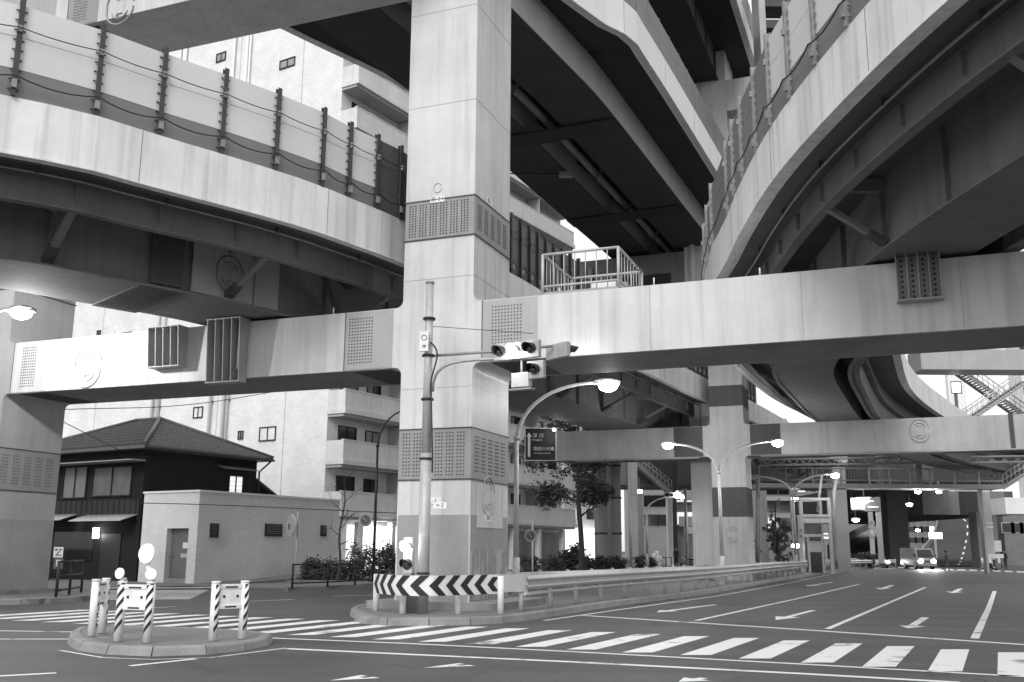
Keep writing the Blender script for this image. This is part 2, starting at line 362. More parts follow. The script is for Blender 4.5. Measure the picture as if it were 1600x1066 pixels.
# far crosswalk and the one behind the left island
mb = MB()
for k in range(17):
    x = 1366+k*18.5; y = 884.5+(x-1366)*.037
    a, b, c, d = pz([(x, y), (x+11, y+.4), (x+14, y+2.2), (x+1, y+1.8)]); mb.face([V((p.x, p.y, .004)) for p in (a, b, c, d)], paint)
struct(mb, 'crosswalk')
mb = MB()
for k in range(9):
    y = 921+k*1.9
    a, b, c, d = pz([(120+k*6, y), (330-k*4, y-1), (330-k*4, y), (120+k*6, y+1)]); mb.face([V((p.x, p.y, .054 if y < 922 else .004)) for p in (a, b, c, d)], paint)
struct(mb, 'crosswalk')
def arrow(tip, tail, wd=.16, hw=.5, hl=.9):
    a = az(*tip, 0); b = az(*tail, 0); d = (a-b).normalized(); n = V((-d.y, d.x, 0)); z = V((0, 0, .004)); h = a-d*hl
    P = lambda p: V((p.x, p.y, .004))
    mb = MB(); mb.face([P(b+n*wd/2), P(h+n*wd/2), P(h+n*hw/2), P(a), P(h-n*hw/2), P(h-n*wd/2), P(b-n*wd/2)], paint)
    return struct(mb, 'direction_arrow')
arrow((1026, 957), (1118, 945), .15, .55); arrow((1212, 969), (1271, 954), .16, .6, 1.3); arrow((1419, 982), (1446, 965), .18, .55, .8)
arrow((1262, 916), (1300, 910), .2, .7, 1.4); arrow((1375, 921), (1395, 914.5), .2, .7, 1.6); arrow((1488, 927), (1501, 920), .22, .7, 1.6)
arrow((515, 1064), (565, 1059), .12, .4, .6); arrow((662, 1044), (715, 1040), .12, .4, .7); arrow((1060, 1066), (1100, 1060), .12, .4, .4)
# manhole
mb = MB(); c = az(412, 921, 0); mb.disc((c.x, c.y, .004), (0, 0, 1), .45, .01, mat('iron_cover', .06, .5), 20)
m_ = MB(); m_.M = None
vs = [(c.x+.45*math.cos(t*.3), c.y+.45*math.sin(t*.3), .009) for t in range(21)]; m_.face(vs, mat('iron_cover', .06, .5)); struct(m_, 'manhole_cover')

# ------------------------------------------------------------------ piers
U = V((.931, -.365, 0)); W_ = V((.365, .931, 0))
def FP(P0):
    return Matrix(((U.x, W_.x, 0, P0[0]), (U.y, W_.y, 0, P0[1]), (0, 0, 1, 0), (0, 0, 0, 1)))
def arc(c, r, a0, a1, n=5): return [(c[0]+r*math.cos(R(a0+(a1-a0)*k/n)), c[1]+r*math.sin(R(a0+(a1-a0)*k/n))) for k in range(n+1)]
def bolts(mb, o, dx, dz, nx, nz, nrm, r=.02, sp=None):
    o, dx, dz, nrm = V(o), V(dx), V(dz), V(nrm)
    for i in range(nx):
        for j in range(nz):
            c = o+dx*i+dz*j; a = dx.normalized()*r; b = dz.normalized()*r
            ring = [c+a*math.cos(t*math.pi/3)+b*math.sin(t*math.pi/3) for t in range(6)]; top = [p+nrm*.014 for p in ring]
            mb.add(ring+top, [(6,7,8,9,10,11)]+[(k, (k+1) % 6, 6+(k+1) % 6, 6+k) for k in range(6)], bolt)
def emblem(mb, o, x, z, n, w_, h_, m, r=.018, inner=True):
    o, x, z, n = V(o), V(x), V(z), V(n)
    def stad(a, b):
        pts = []; rr = a; s = max(b-a, 0)
        for k in range(25):
            t = k/24*2*math.pi; pts.append(o+x*rr*math.cos(t)+z*(rr*math.sin(t)+(s if math.sin(t) >= 0 else -s)))
        return pts
    mb.tube(stad(w_/2, h_/2), r, m, 6, False)
    if inner:
        q = stad(w_*.30, h_*.34); mb.tube(q[1:10], r*.7, m, 6); mb.tube(q[13:24], r*.7, m, 6)
        for zz, a0, a1 in ((.2, -.14, .0), (.2, .06, .14), (-.2, -.1, .1), (-.24, -.14, -.04)): mb.tube([o+x*w_*a0+z*h_*zz, o+x*w_*a1+z*h_*zz], r*.6, m, 5)
def pier(P0, label, cols, lower, upper, seg, depth=2.5, paints=None, detail=True, bands=((3.29, 4.54), (9.62, 10.67)), paint_h=2.4):
    M_ = FP(P0); root = thing('viaduct_pier', M_ @ V((-1, depth/2, 0)), label, 'viaduct pier', 'steel frame piers holding up the viaducts')
    def nb(): return MB(M_)
    for ci, (s0, s1, ztop, arms) in enumerate(cols):
        r = .2; pts = [(s0, 0), (s1, 0)]; e = .42
        for lv, right in [(l, r_) for (l, r_) in arms]:
            pass
        right = [l for l, sd_ in arms if 'r' in sd_]; left = [l for l, sd_ in arms if 'l' in sd_]
        for (a, b) in right: pts += arc((s1+r, a-r), r, 180, 90) + [(s1+e, a), (s1+e, b)] + (arc((s1+r, b+r), r, 270, 180) if b+r < ztop else [(s1, b)])
        pts += [(s1, ztop), (s0, ztop)]
        for (a, b) in left[::-1]: pts += (arc((s0-r, b+r), r, 0, -90) if b+r < ztop else [(s0, b)]) + [(s0-e, b), (s0-e, a)] + arc((s0-r, a-r), r, 90, 0)
        q = []
        for p in pts:
            if not q or (abs(q[-1][0]-p[0])+abs(q[-1][1]-p[1])) > 1e-4: q.append(p)
        mb = nb(); mb.poly([(s, 0, z) for s, z in q], (0, depth, 0), (paints or {}).get(ci, steel)); mb.build('column', root)
        # painted lower part, a 4 mm thick skin
        mb = nb(); mb.box((s0-.004, -.004, 0), (s1+.004, depth+.004, paint_h), steelB, .04); mb.build('column_base_paint', root)
        for (a, b) in bands:
            if b > ztop: continue
            mb = nb(); mb.box((s0-.015, -.015, a), (s1+.015, depth+.015, b), (paints or {}).get('plate', plate), .03)
            mb.box((s0-.03, -.03, a-.03), (s1+.03, depth+.03, a), bolt); mb.box((s0-.03, -.03, b), (s1+.03, depth+.03, b+.03), bolt)
            if detail:
                w = s1-s0; n = 6
                for k in range(n):
                    x0 = s0+.14+k*(w-.2)/n; bolts(mb, (x0, -.015, a+.1), (.085, 0, 0), (0, 0, (b-a-.2)/12), 3, 13, (0, -1, 0))
                nd = 5
                for k in range(nd):
                    y0 = .22+k*(depth-.3)/nd; bolts(mb, (s1+.015, y0, a+.2), (0, .095, 0), (0, 0, (b-a-.4)/9), 3, 10, (1, 0, 0), .019)
            mb.build('splice_plate', root)
    for (s0, s1, a, b) in seg:
        mb = nb(); mb.box((s0, .004, a), (s1, depth-.004, b), (paints or {}).get('beam', steel))
        mb.build('crossbeam', root)
        if b < 9: mb = nb(); mb.box((s0+.6, .1, a-.012), (s1-.6, depth-.1, a-.002), mat('bottom_flange_shaded', .22, .7, .15, .6, 0, dirt=.3)); mb.build('bottom_flange', root)  # plate darker than the beam, carrying the underside's shade in its colour
    return root, M_
P0 = (-1.0, 24.8)
LB = (6.2, 7.8); UB = (18.4, 21.0)
root1, M1 = pier(P0, 'nearest white steel pier with bolted bands, its beam crossing the whole street', 
    [(-2.02, 0, 21, [(LB, 'lr'), (UB, 'lr')]), (-18.3, -15.87, 21, [(LB, 'lr'), (UB, 'lr')])], LB, UB,
    [(-15.45, -2.44, *LB), (.42, 24, *LB), (-32, -18.72, *LB), (-15.45, -2.44, *UB), (-32, -18.72, *UB), (.42, 1.2, *UB)], paints={1: steelD})  # left column in darker grey stands in for the viaduct's shade on it
def n1(): return MB(M1)
# beam splice plates
for (a, b, z0, z1, mx, bx, nx) in ((-3.75, -2.3, *LB, steelD, -3.6, 8), (.25, 1.75, *LB, plate, .55, 9), (-15.6, -14.2, *LB, steel, -15.2, 6), (.3, 1.5, *UB, plate, .4, 7), (-3.6, -2.3, *UB, plate, -3.4, 8), (-14.9, -13.6, *UB, plate, -14.6, 6)):
    mb = n1(); mb.box((a, -.012, z0+.02), (b, 0.0, z1-.02), steelD if mx is plate and z0 < 10 else mx); mb.box((a, -.02, z0+.01), (a+.02, -.0, z1-.01), bolt)
    nz = 15 if z0 < 10 else 22
    bolts(mb, (bx, -.012, z0+.2), ((.085), 0, 0), (0, 0, (z1-z0-.4)/(nz-1)), nx+1, nz, (0, -1, 0), .018); mb.build('splice_plate', root1)
    mb = n1(); mb.box((a+.2, .2, z0-.014), (b-.1, 2.3, z0+.002), girdD); bolts(mb, (a+.4, .4, z0-.014), (.12, 0, 0), (0, .14, 0), 7, 13, (0, 0, -1), .02); mb.build('splice_plate', root1)
# field-weld seams of the beam and columns
for k_, s_ in enumerate((-13.2, -10.3, -7.2, 4.6, 8.1, 11.4)):
    mb = n1(); mb.box((s_, -.003, 6.22), (s_+.014, .003, 7.78), steelD); mb.build('weld_seam', root1)
for z_ in (5.6, 8.5, 13.4, 16.2):
    mb = n1(); mb.box((-2.027, -.006, z_), (.007, .0, z_+.012), steelD); mb.box((.0, .0, z_), (.006, 2.5, z_+.012), steelD); mb.build('weld_seam', root1)
# ribbed bearing brackets on the beam face
def bracket(q0, q1, zt, zb, nr, dep=.45, dots=False, taper=.25):
    mb = n1(); a = q0; b = q1
    mb.box((a, -.03, zb), (b, 0, zt), steelD)
    for k in range(nr+1):
        s = a+(b-a)*k/nr
        mb.poly([(s-.012, -.03, zt), (s-.012, -dep, zt), (s-.012, -dep*(1-taper), zb), (s-.012, -.03, zb)], (.024, 0, 0), steelD)
    mb.box((a-.03, -dep-.01, zt), (b+.03, .0, zt+.03), steelD); mb.box((a-.03, -dep*(1-taper)-.01, zb-.03), (b+.03, 0, zb), steelD)
    if dots:
        for k in range(nr): bolts(mb, (a+(b-a)*(k+.5)/nr, -.03, zb+.1), (.01, 0, 0), (0, 0, (zt-zb-.2)/8), 1, 9, (0, -1, 0), .035)
    return mb.build('bearing_bracket', root1)
def s_of(x, y): p = M1.inverted() @ apl(x, y, P0, U); return p.x, p.z
a, zt = s_of(248, 518); b, zb = s_of(290, 573); bracket(a, b, zt, zb, 4)
a, zt = s_of(340, 506); b, zb = s_of(384, 597); bracket(a, b, zt, zb, 4)
a, zt = s_of(1398, 395); b, zb = s_of(1472, 468); bracket(a, b, zt, zb, 4, .3, True, .0)
mb = n1(); a, _ = s_of(384, 500); b, _ = s_of(400, 500); mb.box((a+.05, -.35, 6.4), (a+.08, 0, 7.8), steelD); mb.build('rib', root1)
# emblems
sx, sz = s_of(137, 573); mb = n1(); emblem(mb, (sx, -.02, sz), (1, 0, 0), (0, 0, 1), (0, -1, 0), 1.0, 1.25, steel, .03); mb.build('emblem', root1)
mb = n1(); emblem(mb, (.02, 1.1, 2.9), (0, 1, 0), (0, 0, 1), (1, 0, 0), .8, 1.0, steelD, .022); mb.build('emblem', root1)
mb = n1(); mb.box((.006, .4, 2.1), (.02, 2.1, 3.2), steel, 0); mb.build('face_plate', root1, .005)
sx, sz = s_of(188, 10); mb = n1(); emblem(mb, (sx, -.02, sz), (1, 0, 0), (0, 0, 1), (0, -1, 0), 1.1, 1.3, steelD, .03); mb.build('emblem', root1)
sx, sz = s_of(684, 294); mb = n1(); emblem(mb, (sx, -.008, sz), (1, 0, 0), (0, 0, 1), (0, -1, 0), .22, .26, steelD, .008, False); mb.build('emblem', root1)
def plaque(s, z, t, w_, h_, side=False):
    mb = n1()
    if side: mb.box((.021, s-w_/2, z-h_/2), (.03, s+w_/2, z+h_/2), white); Mx = M1 @ frameM((.032, s, z), (0, 1, 0))
    else: mb.box((s-w_/2, -.03, z-h_/2), (s+w_/2, -.005, z+h_/2), white); Mx = M1 @ frameM((s, -.032, z), (1, 0, 0))
    o = mb.build('number_plate', root1); text(t, h_*.75, black, o, M=Mx, ext=.002)
plaque(s_of(684, 312)[0], s_of(684, 312)[1], '深- 2 1', .42, .17); plaque(.9, 10.8, '深-3', .4, .17, True)
plaque(1.1, 2.35, '深-2', .45, .17, True); plaque(-1.05, 2.75, '深 - 2', .6, .15)
fl = bpy.data.materials.new('flaking_paint'); fl.use_nodes = True; n_f = fl.node_tree.nodes; l_f = fl.node_tree.links; g_f = n_f.new('ShaderNodeNewGeometry'); m_f = n_f.new('ShaderNodeMapping'); m_f.inputs['Scale'].default_value = (4, 4, .9); t_f = n_f.new('ShaderNodeTexNoise'); t_f.inputs['Scale'].default_value = 1.3; t_f.inputs['Detail'].default_value = 6
l_f.new(g_f.outputs['Position'], m_f.inputs[0]); l_f.new(m_f.outputs[0], t_f.inputs['Vector']); c_f = n_f.new('ShaderNodeValToRGB'); l_f.new(t_f.outputs[0], c_f.inputs[0]); c_f.color_ramp.elements[0].position = .5; c_f.color_ramp.elements[0].color = (.24, .24, .24, 1); c_f.color_ramp.elements[1].position = .54; c_f.color_ramp.elements[1].color = (.40, .40, .40, 1)
l_f.new(c_f.outputs[0], n_f['Principled BSDF'].inputs['Base Color'])
mb = n1(); mb.box((.004, .06, .35), (.011, 2.44, 1.55), fl); mb.build('flaking_paint', root1)
# flaking base paint and the plinth, small pins on the beam
mb = n1(); mb.box((-2.6, -.5, .14), (.9, 3.1, .32), kerb, .1); mb.build('plinth', root1)
mb = n1(); mb.box((-18.9, -.4, .14), (-15.6, 2.9, .28), kerb, .1); mb.build('plinth', root1)
mb = n1()
for s in (-4.2, -11.8, 2.3, 4.7, 7.2): mb.cyl((s, .1, 7.8), (s, .1, 8.0), .02, white, 6)
mb.build('lifting_pin', root1)
# rear frame
P2 = (11.8, 50.4); LB2 = (6.3, 7.87)
root2, M2 = pier(P2, 'second grey steel pier down the street, standing beside the long guard rail',
    [(-1.7, 0, 11.1, [(LB2, 'lr')])], LB2, None, [(-10.15, -2.12, *LB2), (.42, 26, *LB2)], 2.0, {0: steelC, 'beam': steelC, 'plate': girdD}, True, ((3.3, 4.7), (8.9, 9.9)), .02)
mb = MB(M2); emblem(mb, (-.8, -.02, 2.4), (1, 0, 0), (0, 0, 1), (0, -1, 0), .55, .8, steelD, .02); mb.build('emblem', root2)
q = M2.inverted() @ apl(1437, 673, P2, U); mb = MB(M2); emblem(mb, (q.x, -.02, q.z), (1, 0, 0), (0, 0, 1), (0, -1, 0), .85, 1.1, steelD, .025); mb.build('emblem', root2)
for s0 in (-3.6, .3):
    mb = MB(M2); mb.box((s0, -.015, 6.32), (s0+1.5, 0, 7.85), girdD); bolts(mb, (s0+.3, -.015, 6.48), (.09, 0, 0), (0, 0, .085), 10, 15, (0, -1, 0), .018); mb.build('splice_plate', root2)
q = M2.inverted() @ apl(1578, 680, P2, U); mb = MB(M2); mb.box((q.x, -.03, 6.25), (q.x+.2, 0, 7.9), girdD); mb.build('joint_strip', root2)
# third frame, tall, far
P3 = (8.6, 54.6)
mb = MB(FP(P3)); root3 = thing('viaduct_pier', (9, 56, 0), 'tall far pier with two levels of beams, partly hidden behind the curved parapet', 'viaduct pier', 'steel frame piers holding up the viaducts')
M3 = FP(P3)
mb = MB(M3); mb.box((1.2, 0, 0), (3.9, 3, 36), steel); mb.build('column', root3)
mb = MB(M3); mb.box((-9, .01, 15.8), (1.2, 2.8, 18.2), gird); mb.box((-2.6, -.02, 15.9), (.4, .01, 17), black); mb.build('crossbeam', root3)
mb = MB(M3); mb.box((-6, .01, 26.3), (1.2, 2.8, 28.2), steel); mb.box((3.9, .01, 26.3), (12, 2.8, 28.2), steel); mb.build('crossbeam', root3)
mb = MB(M3); mb.cyl((1.7, -.2, 8), (1.7, -.2, 28), .18, galvL, 10); mb.cyl((-3, -.2, 26.2), (1.7, -.2, 26.0), .12, galvL, 8); mb.build('drain_pipe', root3)

q = ay(1190, 100, 50); q2 = ay(1240, 100, 50); TW = thing('viaduct_pier', (q.x, 50, 0), 'dark slotted steel tower rising behind the curved noise wall at the top', 'viaduct pier', 'steel frame piers holding up the viaducts')
mb = MB(); mb.box((q.x, 50, 9.8), (q.x+.35, 51.5, 44), steelC); mb.box((q.x+2.2, 50, 9.8), (q.x+2.6, 51.5, 44), girdD); mb.build('frame_leg', TW)
for k_ in range(12): mb = MB(); mb.box((q.x+.35, 50.1, 22+k_*1.3), (q.x+2.2, 51.4, 22.5+k_*1.3), girdD); mb.build('cross_plate', TW)
# ------------------------------------------------------------------ viaducts
def viaduct(path, side, zf, label, width=8.6, hf=1.2, girders=((2.8, 5.8),), gz=1.5, wall=2.05, post=2, dark=lambda p: False, edge_beam=True, grey=False,
            far_wall=False, z_strut=5, wall_mat=None, postm_=None, two_walls=False, cable=True, gap=False, soff=None, gm=None, wm=None, fasc=None, pw=None, cables=(0, 1), pth=1.0, gpath=None):
    soff = soff or concU; gm = gm or gird
    P = smooth_path(path, 1.0); N = normals(P, side); root = thing('viaduct', (P[len(P)//2].x, P[len(P)//2].y, zf), label, 'viaduct', 'elevated expressway decks')
    zt = zf+hf
    mb = MB(); sweep(mb, P, N, [(0, zf), (.32, zf), (.32, zt-.02), (.27, zt), (0, zt)], fasc or conc)
    for i in range(3, len(P), 5):   # joints
        mb.obox(P[i]+N[i]*0+V((0, 0, (zf+zt)/2)), (.006, 0, 0), (0, .006, 0), (0, 0, hf/2-.01), mat('joint_dark', .12))
    mb.build('parapet', root)
    mb = MB(); sweep(mb, P, N, rect(width-.32, width, zf, zt), conc); mb.build('parapet', root)
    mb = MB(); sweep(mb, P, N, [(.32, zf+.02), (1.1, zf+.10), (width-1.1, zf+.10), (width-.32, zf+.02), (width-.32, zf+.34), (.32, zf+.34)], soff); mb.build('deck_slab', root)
    # edge drip of the parapet
    mb = MB(); sweep(mb, P, N, rect(-.03, .2, zf-.05, zf), conc); mb.build('drip_edge', root)
    PF, NF = P, N
    if gpath: P = smooth_path(gpath, 1.0); N = normals(P, side)
    for g0, g1 in girders:
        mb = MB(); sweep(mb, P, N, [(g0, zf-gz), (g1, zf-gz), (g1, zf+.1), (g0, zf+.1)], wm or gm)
        if wm: sweep(mb, P, N, rect(g0-.02, g1+.02, zf-gz-.03, zf-gz+.005), gm)
        sweep(mb, P, N, [(g0-.12, zf-gz-.04), (g0+.02, zf-gz-.04), (g0+.02, zf-gz), (g0-.12, zf-gz)], gm)
        for i in range(2, len(P) if not wm else 0, 3):
            mb.obox(P[i]+N[i]*(g0-.05)+V((0, 0, zf-gz/2)), N[i]*.05, (P[min(i+1, len(P)-1)]-P[i]).normalized()*.012, (0, 0, gz/2-.02), gm)
        mb.build('box_girder', root)
    P, N = PF, NF
    if edge_beam:
        for eo in (1.1, width-1.3):
            mb = MB(); sweep(mb, P, N, rect(eo, eo+.04, zf-.62, zf+.05), gird); sweep(mb, P, N, rect(eo-.1, eo+.14, zf-.66, zf-.62), gird)
            for i in range(1, len(P), 2):
                mb.obox(P[i]+N[i]*(eo-.04)+V((0, 0, zf-.25)), N[i]*.05, (P[min(i+1, len(P)-1)]-P[i]).normalized()*.012, (0, 0, .2), gird)
            mb.build('edge_beam', root)
    if z_strut:
        for i in range(2, len(P)-1, z_strut):
            d = (P[i+1]-P[i]).normalized()
            mb = MB(); a = P[i]+N[i]*1.15+V((0, 0, zf-.6)); b = P[i]+N[i]*(girders[0][0]-.02)+V((0, 0, zf-gz+.1)); ax = (b-a)
            up = ax.normalized().cross(d).normalized(); mb.obox((a+b)/2, ax/2, d*.09, up*.05, gird)
            mb.obox(a.lerp(b, .85), ax*.15, d*.13, up*.055, girdD)
            bolts(mb, a.lerp(b, .75)-d*.1+up*(-.075 if up.z > 0 else .075), ax.normalized()*.09, d*.1, 5, 3, up*(-1 if up.z > 0 else 1), .022)
            mb.box((0,0,0),(0,0,0), gird) if False else None
            mb.obox(P[i]+N[i]*((1.1+girders[0][0])/2)+V((0, 0, zf-.1)), N[i]*((girders[0][0]-1.1)/2), d*.08, (0, 0, .14), gird)
            mb.build('strut', root)
    if wall:
        Pw = [V((q[0], q[1], 0)) for q in pw] if pw else smooth_path(path, post); Nw = normals(Pw, side); pm = postm_ or postm
        for i in range(len(Pw)-1):
            if i > 60: break
            a = Pw[i]+Nw[i]*.14; b = Pw[i+1]+Nw[i+1]*.14; d = (b-a).normalized(); n = Nw[i]
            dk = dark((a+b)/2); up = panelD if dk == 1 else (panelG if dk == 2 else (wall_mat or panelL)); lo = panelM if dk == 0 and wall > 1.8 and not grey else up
            mb = MB(); h1 = zt+wall*.30
            if gap: h0 = zt+.22; h1 = h0
            else:
                mb.obox((a+b)/2+V((0, 0, (zt+h1)/2)), (b-a)/2*.97, n*.03, (0, 0, (h1-zt)/2), lo)
            ztop = zt+wall
            k = 2; hh = (ztop-h1)/k
            for j in range(k): mb.obox((a+b)/2+V((0, 0, h1+hh*(j+.5))), (b-a)/2*.97, n*.035, (0, 0, hh/2-.006), up)
            mb.obox((a+b)/2+V((0, 0, (h1+ztop)/2)), (b-a)/2*.97, n*.02, (0, 0, (ztop-h1)/2), bolt)
            mb.build('noise_panel', root)
            mb = MB(); hp = wall+.12*pth
            mb.obox(a+V((0, 0, zt+hp/2)), d*.055*pth, n*-.01, (0, 0, hp/2), pm); mb.obox(a-n*.11*pth+V((0, 0, zt+hp/2)), d*.055*pth, n*.008, (0, 0, hp/2), pm)
            mb.obox(a-n*.05*pth+V((0, 0, zt+hp/2)), d*.008, n*.07*pth, (0, 0, hp/2), pm)
            if wall > 1.8:
                for sgn in (-1, 1):
                    for j in range(9): mb.obox(a-n*.06+d*sgn*.08+V((0, 0, zt+.15+j*.22)), d*.03, n*.012, (0, 0, .012), pm)
                mb.obox(a-n*.14+V((0, 0, zt+.25)), d*.05, n*.04, (0, 0, .09), postl); mb.obox(a-n*.14+V((0, 0, zt+wall*.72)), d*.04, n*.03, (0, 0, .07), postl)
            mb.build('wall_post', root)
        if cable and wall > 1.8:
            for hh, sag, rr in [((wall*.72, .05, .012), (wall*.2, .12, .016))[c_] for c_ in cables]:
                pts = []
                for i in range(min(len(Pw)-1, 40)):
                    for k in range(6):
                        t = k/6; p = Pw[i].lerp(Pw[i+1], t); q = p-Nw[i]*.06+V((0, 0, zt+hh-sag*4*t*(1-t))); pts.append(q)
                mb = MB(); mb.tube(pts, rr, black, 5); mb.build('cable', root)
    return root, P, N
V1P = [(-24, 12.2), (-17, 15.2), (-13, 17.5), (-10.48, 18.86), (-8.95, 19.84), (-7.92, 20.9), (-6.84, 21.92), (-5.81, 22.94), (-4.87, 24.02), (-4.0, 25.3), (-3.14, 26.6), (-.03, 32.08), (1.84, 36), (5.2, 42.2), (9.0, 49.8), (11.2, 54), (16, 63), (22, 75), (31, 92)]
W1 = [az(x, y, 10.6) for x, y in ((-130, 118), (20, 148), (150, 181), (250, 212), (347, 240), (432, 266), (505, 291), (547, 310), (590, 326), (627, 341))]
W1x = [(p.x, p.y) for p in W1]
dq_ = smooth_path(V1P, .75)
W1x += [(p.x, p.y) for p in dq_ if p.x > -2.5]
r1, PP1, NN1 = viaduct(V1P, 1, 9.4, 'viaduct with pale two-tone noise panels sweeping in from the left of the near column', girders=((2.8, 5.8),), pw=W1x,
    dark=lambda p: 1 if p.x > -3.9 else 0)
V2P = [(10.5, -2), (8.6, 3), (7.2, 8.5), (6.27, 13.11), (5.84, 16.33), (5.60, 20), (5.70, 23.6), (5.92, 26.5), (6.15, 30), (7.2, 36), (9.8, 42.7), (14.0, 52.0), (19.6, 61.5), (28, 74), (40, 88)]
W2 = [(p.x, p.y) for p in [az(x, y, 10.6) for x, y in ((1318, 41), (1269, 101), (1229, 154), (1199, 196), (1177, 240), (1156, 278), (1143, 308), (1133, 336))]]
dq_ = smooth_path(V2P, 2.0); W2 = [(p.x, p.y) for p in dq_ if p.y < 14.4] + W2 + [(p.x, p.y) for p in dq_ if p.y > 27.5]
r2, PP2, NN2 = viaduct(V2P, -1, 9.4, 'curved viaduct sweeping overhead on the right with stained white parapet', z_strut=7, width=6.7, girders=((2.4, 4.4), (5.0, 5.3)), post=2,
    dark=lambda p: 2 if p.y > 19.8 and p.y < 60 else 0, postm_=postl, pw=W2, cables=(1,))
k = 1.127
V3P = [(-1.9, 21.6), (3.4, 31.6), (4.8, 34.3), (6.33, 37.7), (8.2, 42), (10.1, 46.4), (13.6, 54.5), (20, 70), (28, 90)]
V3F = [(-4.4, 23), (-1.2, 27), (1.4, 30), (3.45, 32.5), (4.25, 33.1), (4.85, 34.4)] + V3P[3:]
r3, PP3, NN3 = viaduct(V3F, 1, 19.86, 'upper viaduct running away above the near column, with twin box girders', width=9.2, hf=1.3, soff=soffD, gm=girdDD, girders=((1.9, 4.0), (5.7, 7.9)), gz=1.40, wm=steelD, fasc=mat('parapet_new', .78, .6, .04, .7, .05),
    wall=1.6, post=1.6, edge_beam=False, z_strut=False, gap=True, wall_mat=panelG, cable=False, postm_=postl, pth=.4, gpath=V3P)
PP3 = smooth_path(V3P, 1.0); NN3 = normals(PP3, 1)
# emergency bay bulging from the upper viaduct, pipe and cross frames between its girders
def off(P, N, i, o, z): return V((P[i].x+N[i].x*o, P[i].y+N[i].y*o, z))
mb = MB(); mb.tube([off(PP3, NN3, i, 4.9, 19.0) for i in range(0, len(PP3)-1)], .16, postl, 8); mb.build('drain_pipe', r3)
for i in range(3, len(PP3)-2, 5):
    mb = MB(); a = off(PP3, NN3, i, 4.0, 19.6); b = off(PP3, NN3, i, 5.7, 19.6); d = (PP3[i+1]-PP3[i]).normalized()
    mb.obox((a+b)/2, (b-a)/2, d*.12, (0, 0, .12), girdD); mb.tube([a, off(PP3, NN3, i, 4.85, 18.6)], .06, girdD, 6); mb.tube([b, off(PP3, NN3, i, 4.85, 18.6)], .06, girdD, 6); mb.build('cross_frame', r3)
for i in (17, 28, 39):
    mb = MB(); a = off(PP3, NN3, i, 1.9, 18.38); b = off(PP3, NN3, i, 7.9, 18.38); d = (PP3[i+1]-PP3[i]).normalized(); mb.obox((a+b)/2, (b-a)/2, d*.6, (0, 0, .03), soffD); mb.build('splice_plate', r3)
mb = MB(); q = az(884, 275, 18.2); mb.box((q.x-.3, q.y-.15, 18.15), (q.x+.3, q.y+.15, 18.35), galv); mb.tube([q+V((-3.3, 0, .1)), q+V((-.2, 0, .1))], .03, black, 6); mb.build('inspection_lamp', r3)
# highest deck
q1 = az(1150, 0, 30.0); q2 = az(1172, 72, 30.0); d = (q2-q1).normalized()
V5P = [(q1.x-d.x*30, q1.y-d.y*30), (q1.x, q1.y), (q2.x, q2.y), (q2.x+d.x*30, q2.y+d.y*30), (q2.x+d.x*70, q2.y+d.y*70)]
viaduct(V5P, 1, 30.0, 'highest viaduct deck glimpsed at the top, right of the upper noise panels', width=13, girders=((2, 5), (7, 10)), gz=1.7, wall=2.2, post=3, gap=True, wall_mat=panelG, cable=False, postm_=postl, pth=.5, fasc=MATS['parapet_new'], soff=soffD, gm=girdDD, edge_beam=False, z_strut=False)
for rr, PP, NN in ((r1, PP1, NN1), (r2, PP2, NN2)):
    n_ = len(PP)
    mb = MB(); mb.tube([off(PP, NN, i, .75, 9.33) for i in range(0, n_, 1)], .03, postl, 5); mb.build('conduit', rr)
    for i in range(1, n_-1, 3): d = (PP[i+1]-PP[i]).normalized(); mb = MB(); mb.obox(off(PP, NN, i, .75, 9.38), NN[i]*.06, d*.02, (0, 0, .07), girdD); mb.build('conduit_clip', rr)
for i in range(len(PP2)-30, len(PP2)-2, 2):
    mb = MB(); a = off(PP2, NN2, i, 4.4, 9.1); b = off(PP2, NN2, i, 5.0, 8.2); mb.tube([a, b], .05, girdD, 5); mb.build('cross_frame', r2)
for M_, s0, s1, lab in ((M2, .8, 20, root2), (M2, -9, -2.3, root2)):
    mb = MB(M_); mb.tube([(s0, -.08, 6.24), (s1, -.08, 6.24)], .05, galv, 6); mb.build('conduit', lab)
# bearings of the decks on the beams
for rr, PP, NN, M_, off_ in ((r1, PP1, NN1, M1, 4.3), (r2, PP2, NN2, M1, 3.9), (r1, PP1, NN1, M2, 4.3), (r2, PP2, NN2, M2, 3.9)):
    best = min(range(len(PP)), key=lambda i: abs((M_.inverted() @ V((PP[i].x+NN[i].x*off_, PP[i].y+NN[i].y*off_, 0))).y-1.2))
    c = off(PP, NN, best, off_, 7.8)
    for dx in (-1.1, 1.1):
        mb = MB(); p = c+U*dx; mb.box((p.x-.35, p.y-.35, 7.78), (p.x+.35, p.y+.35, 7.91), girdD); mb.build('bearing', rr)
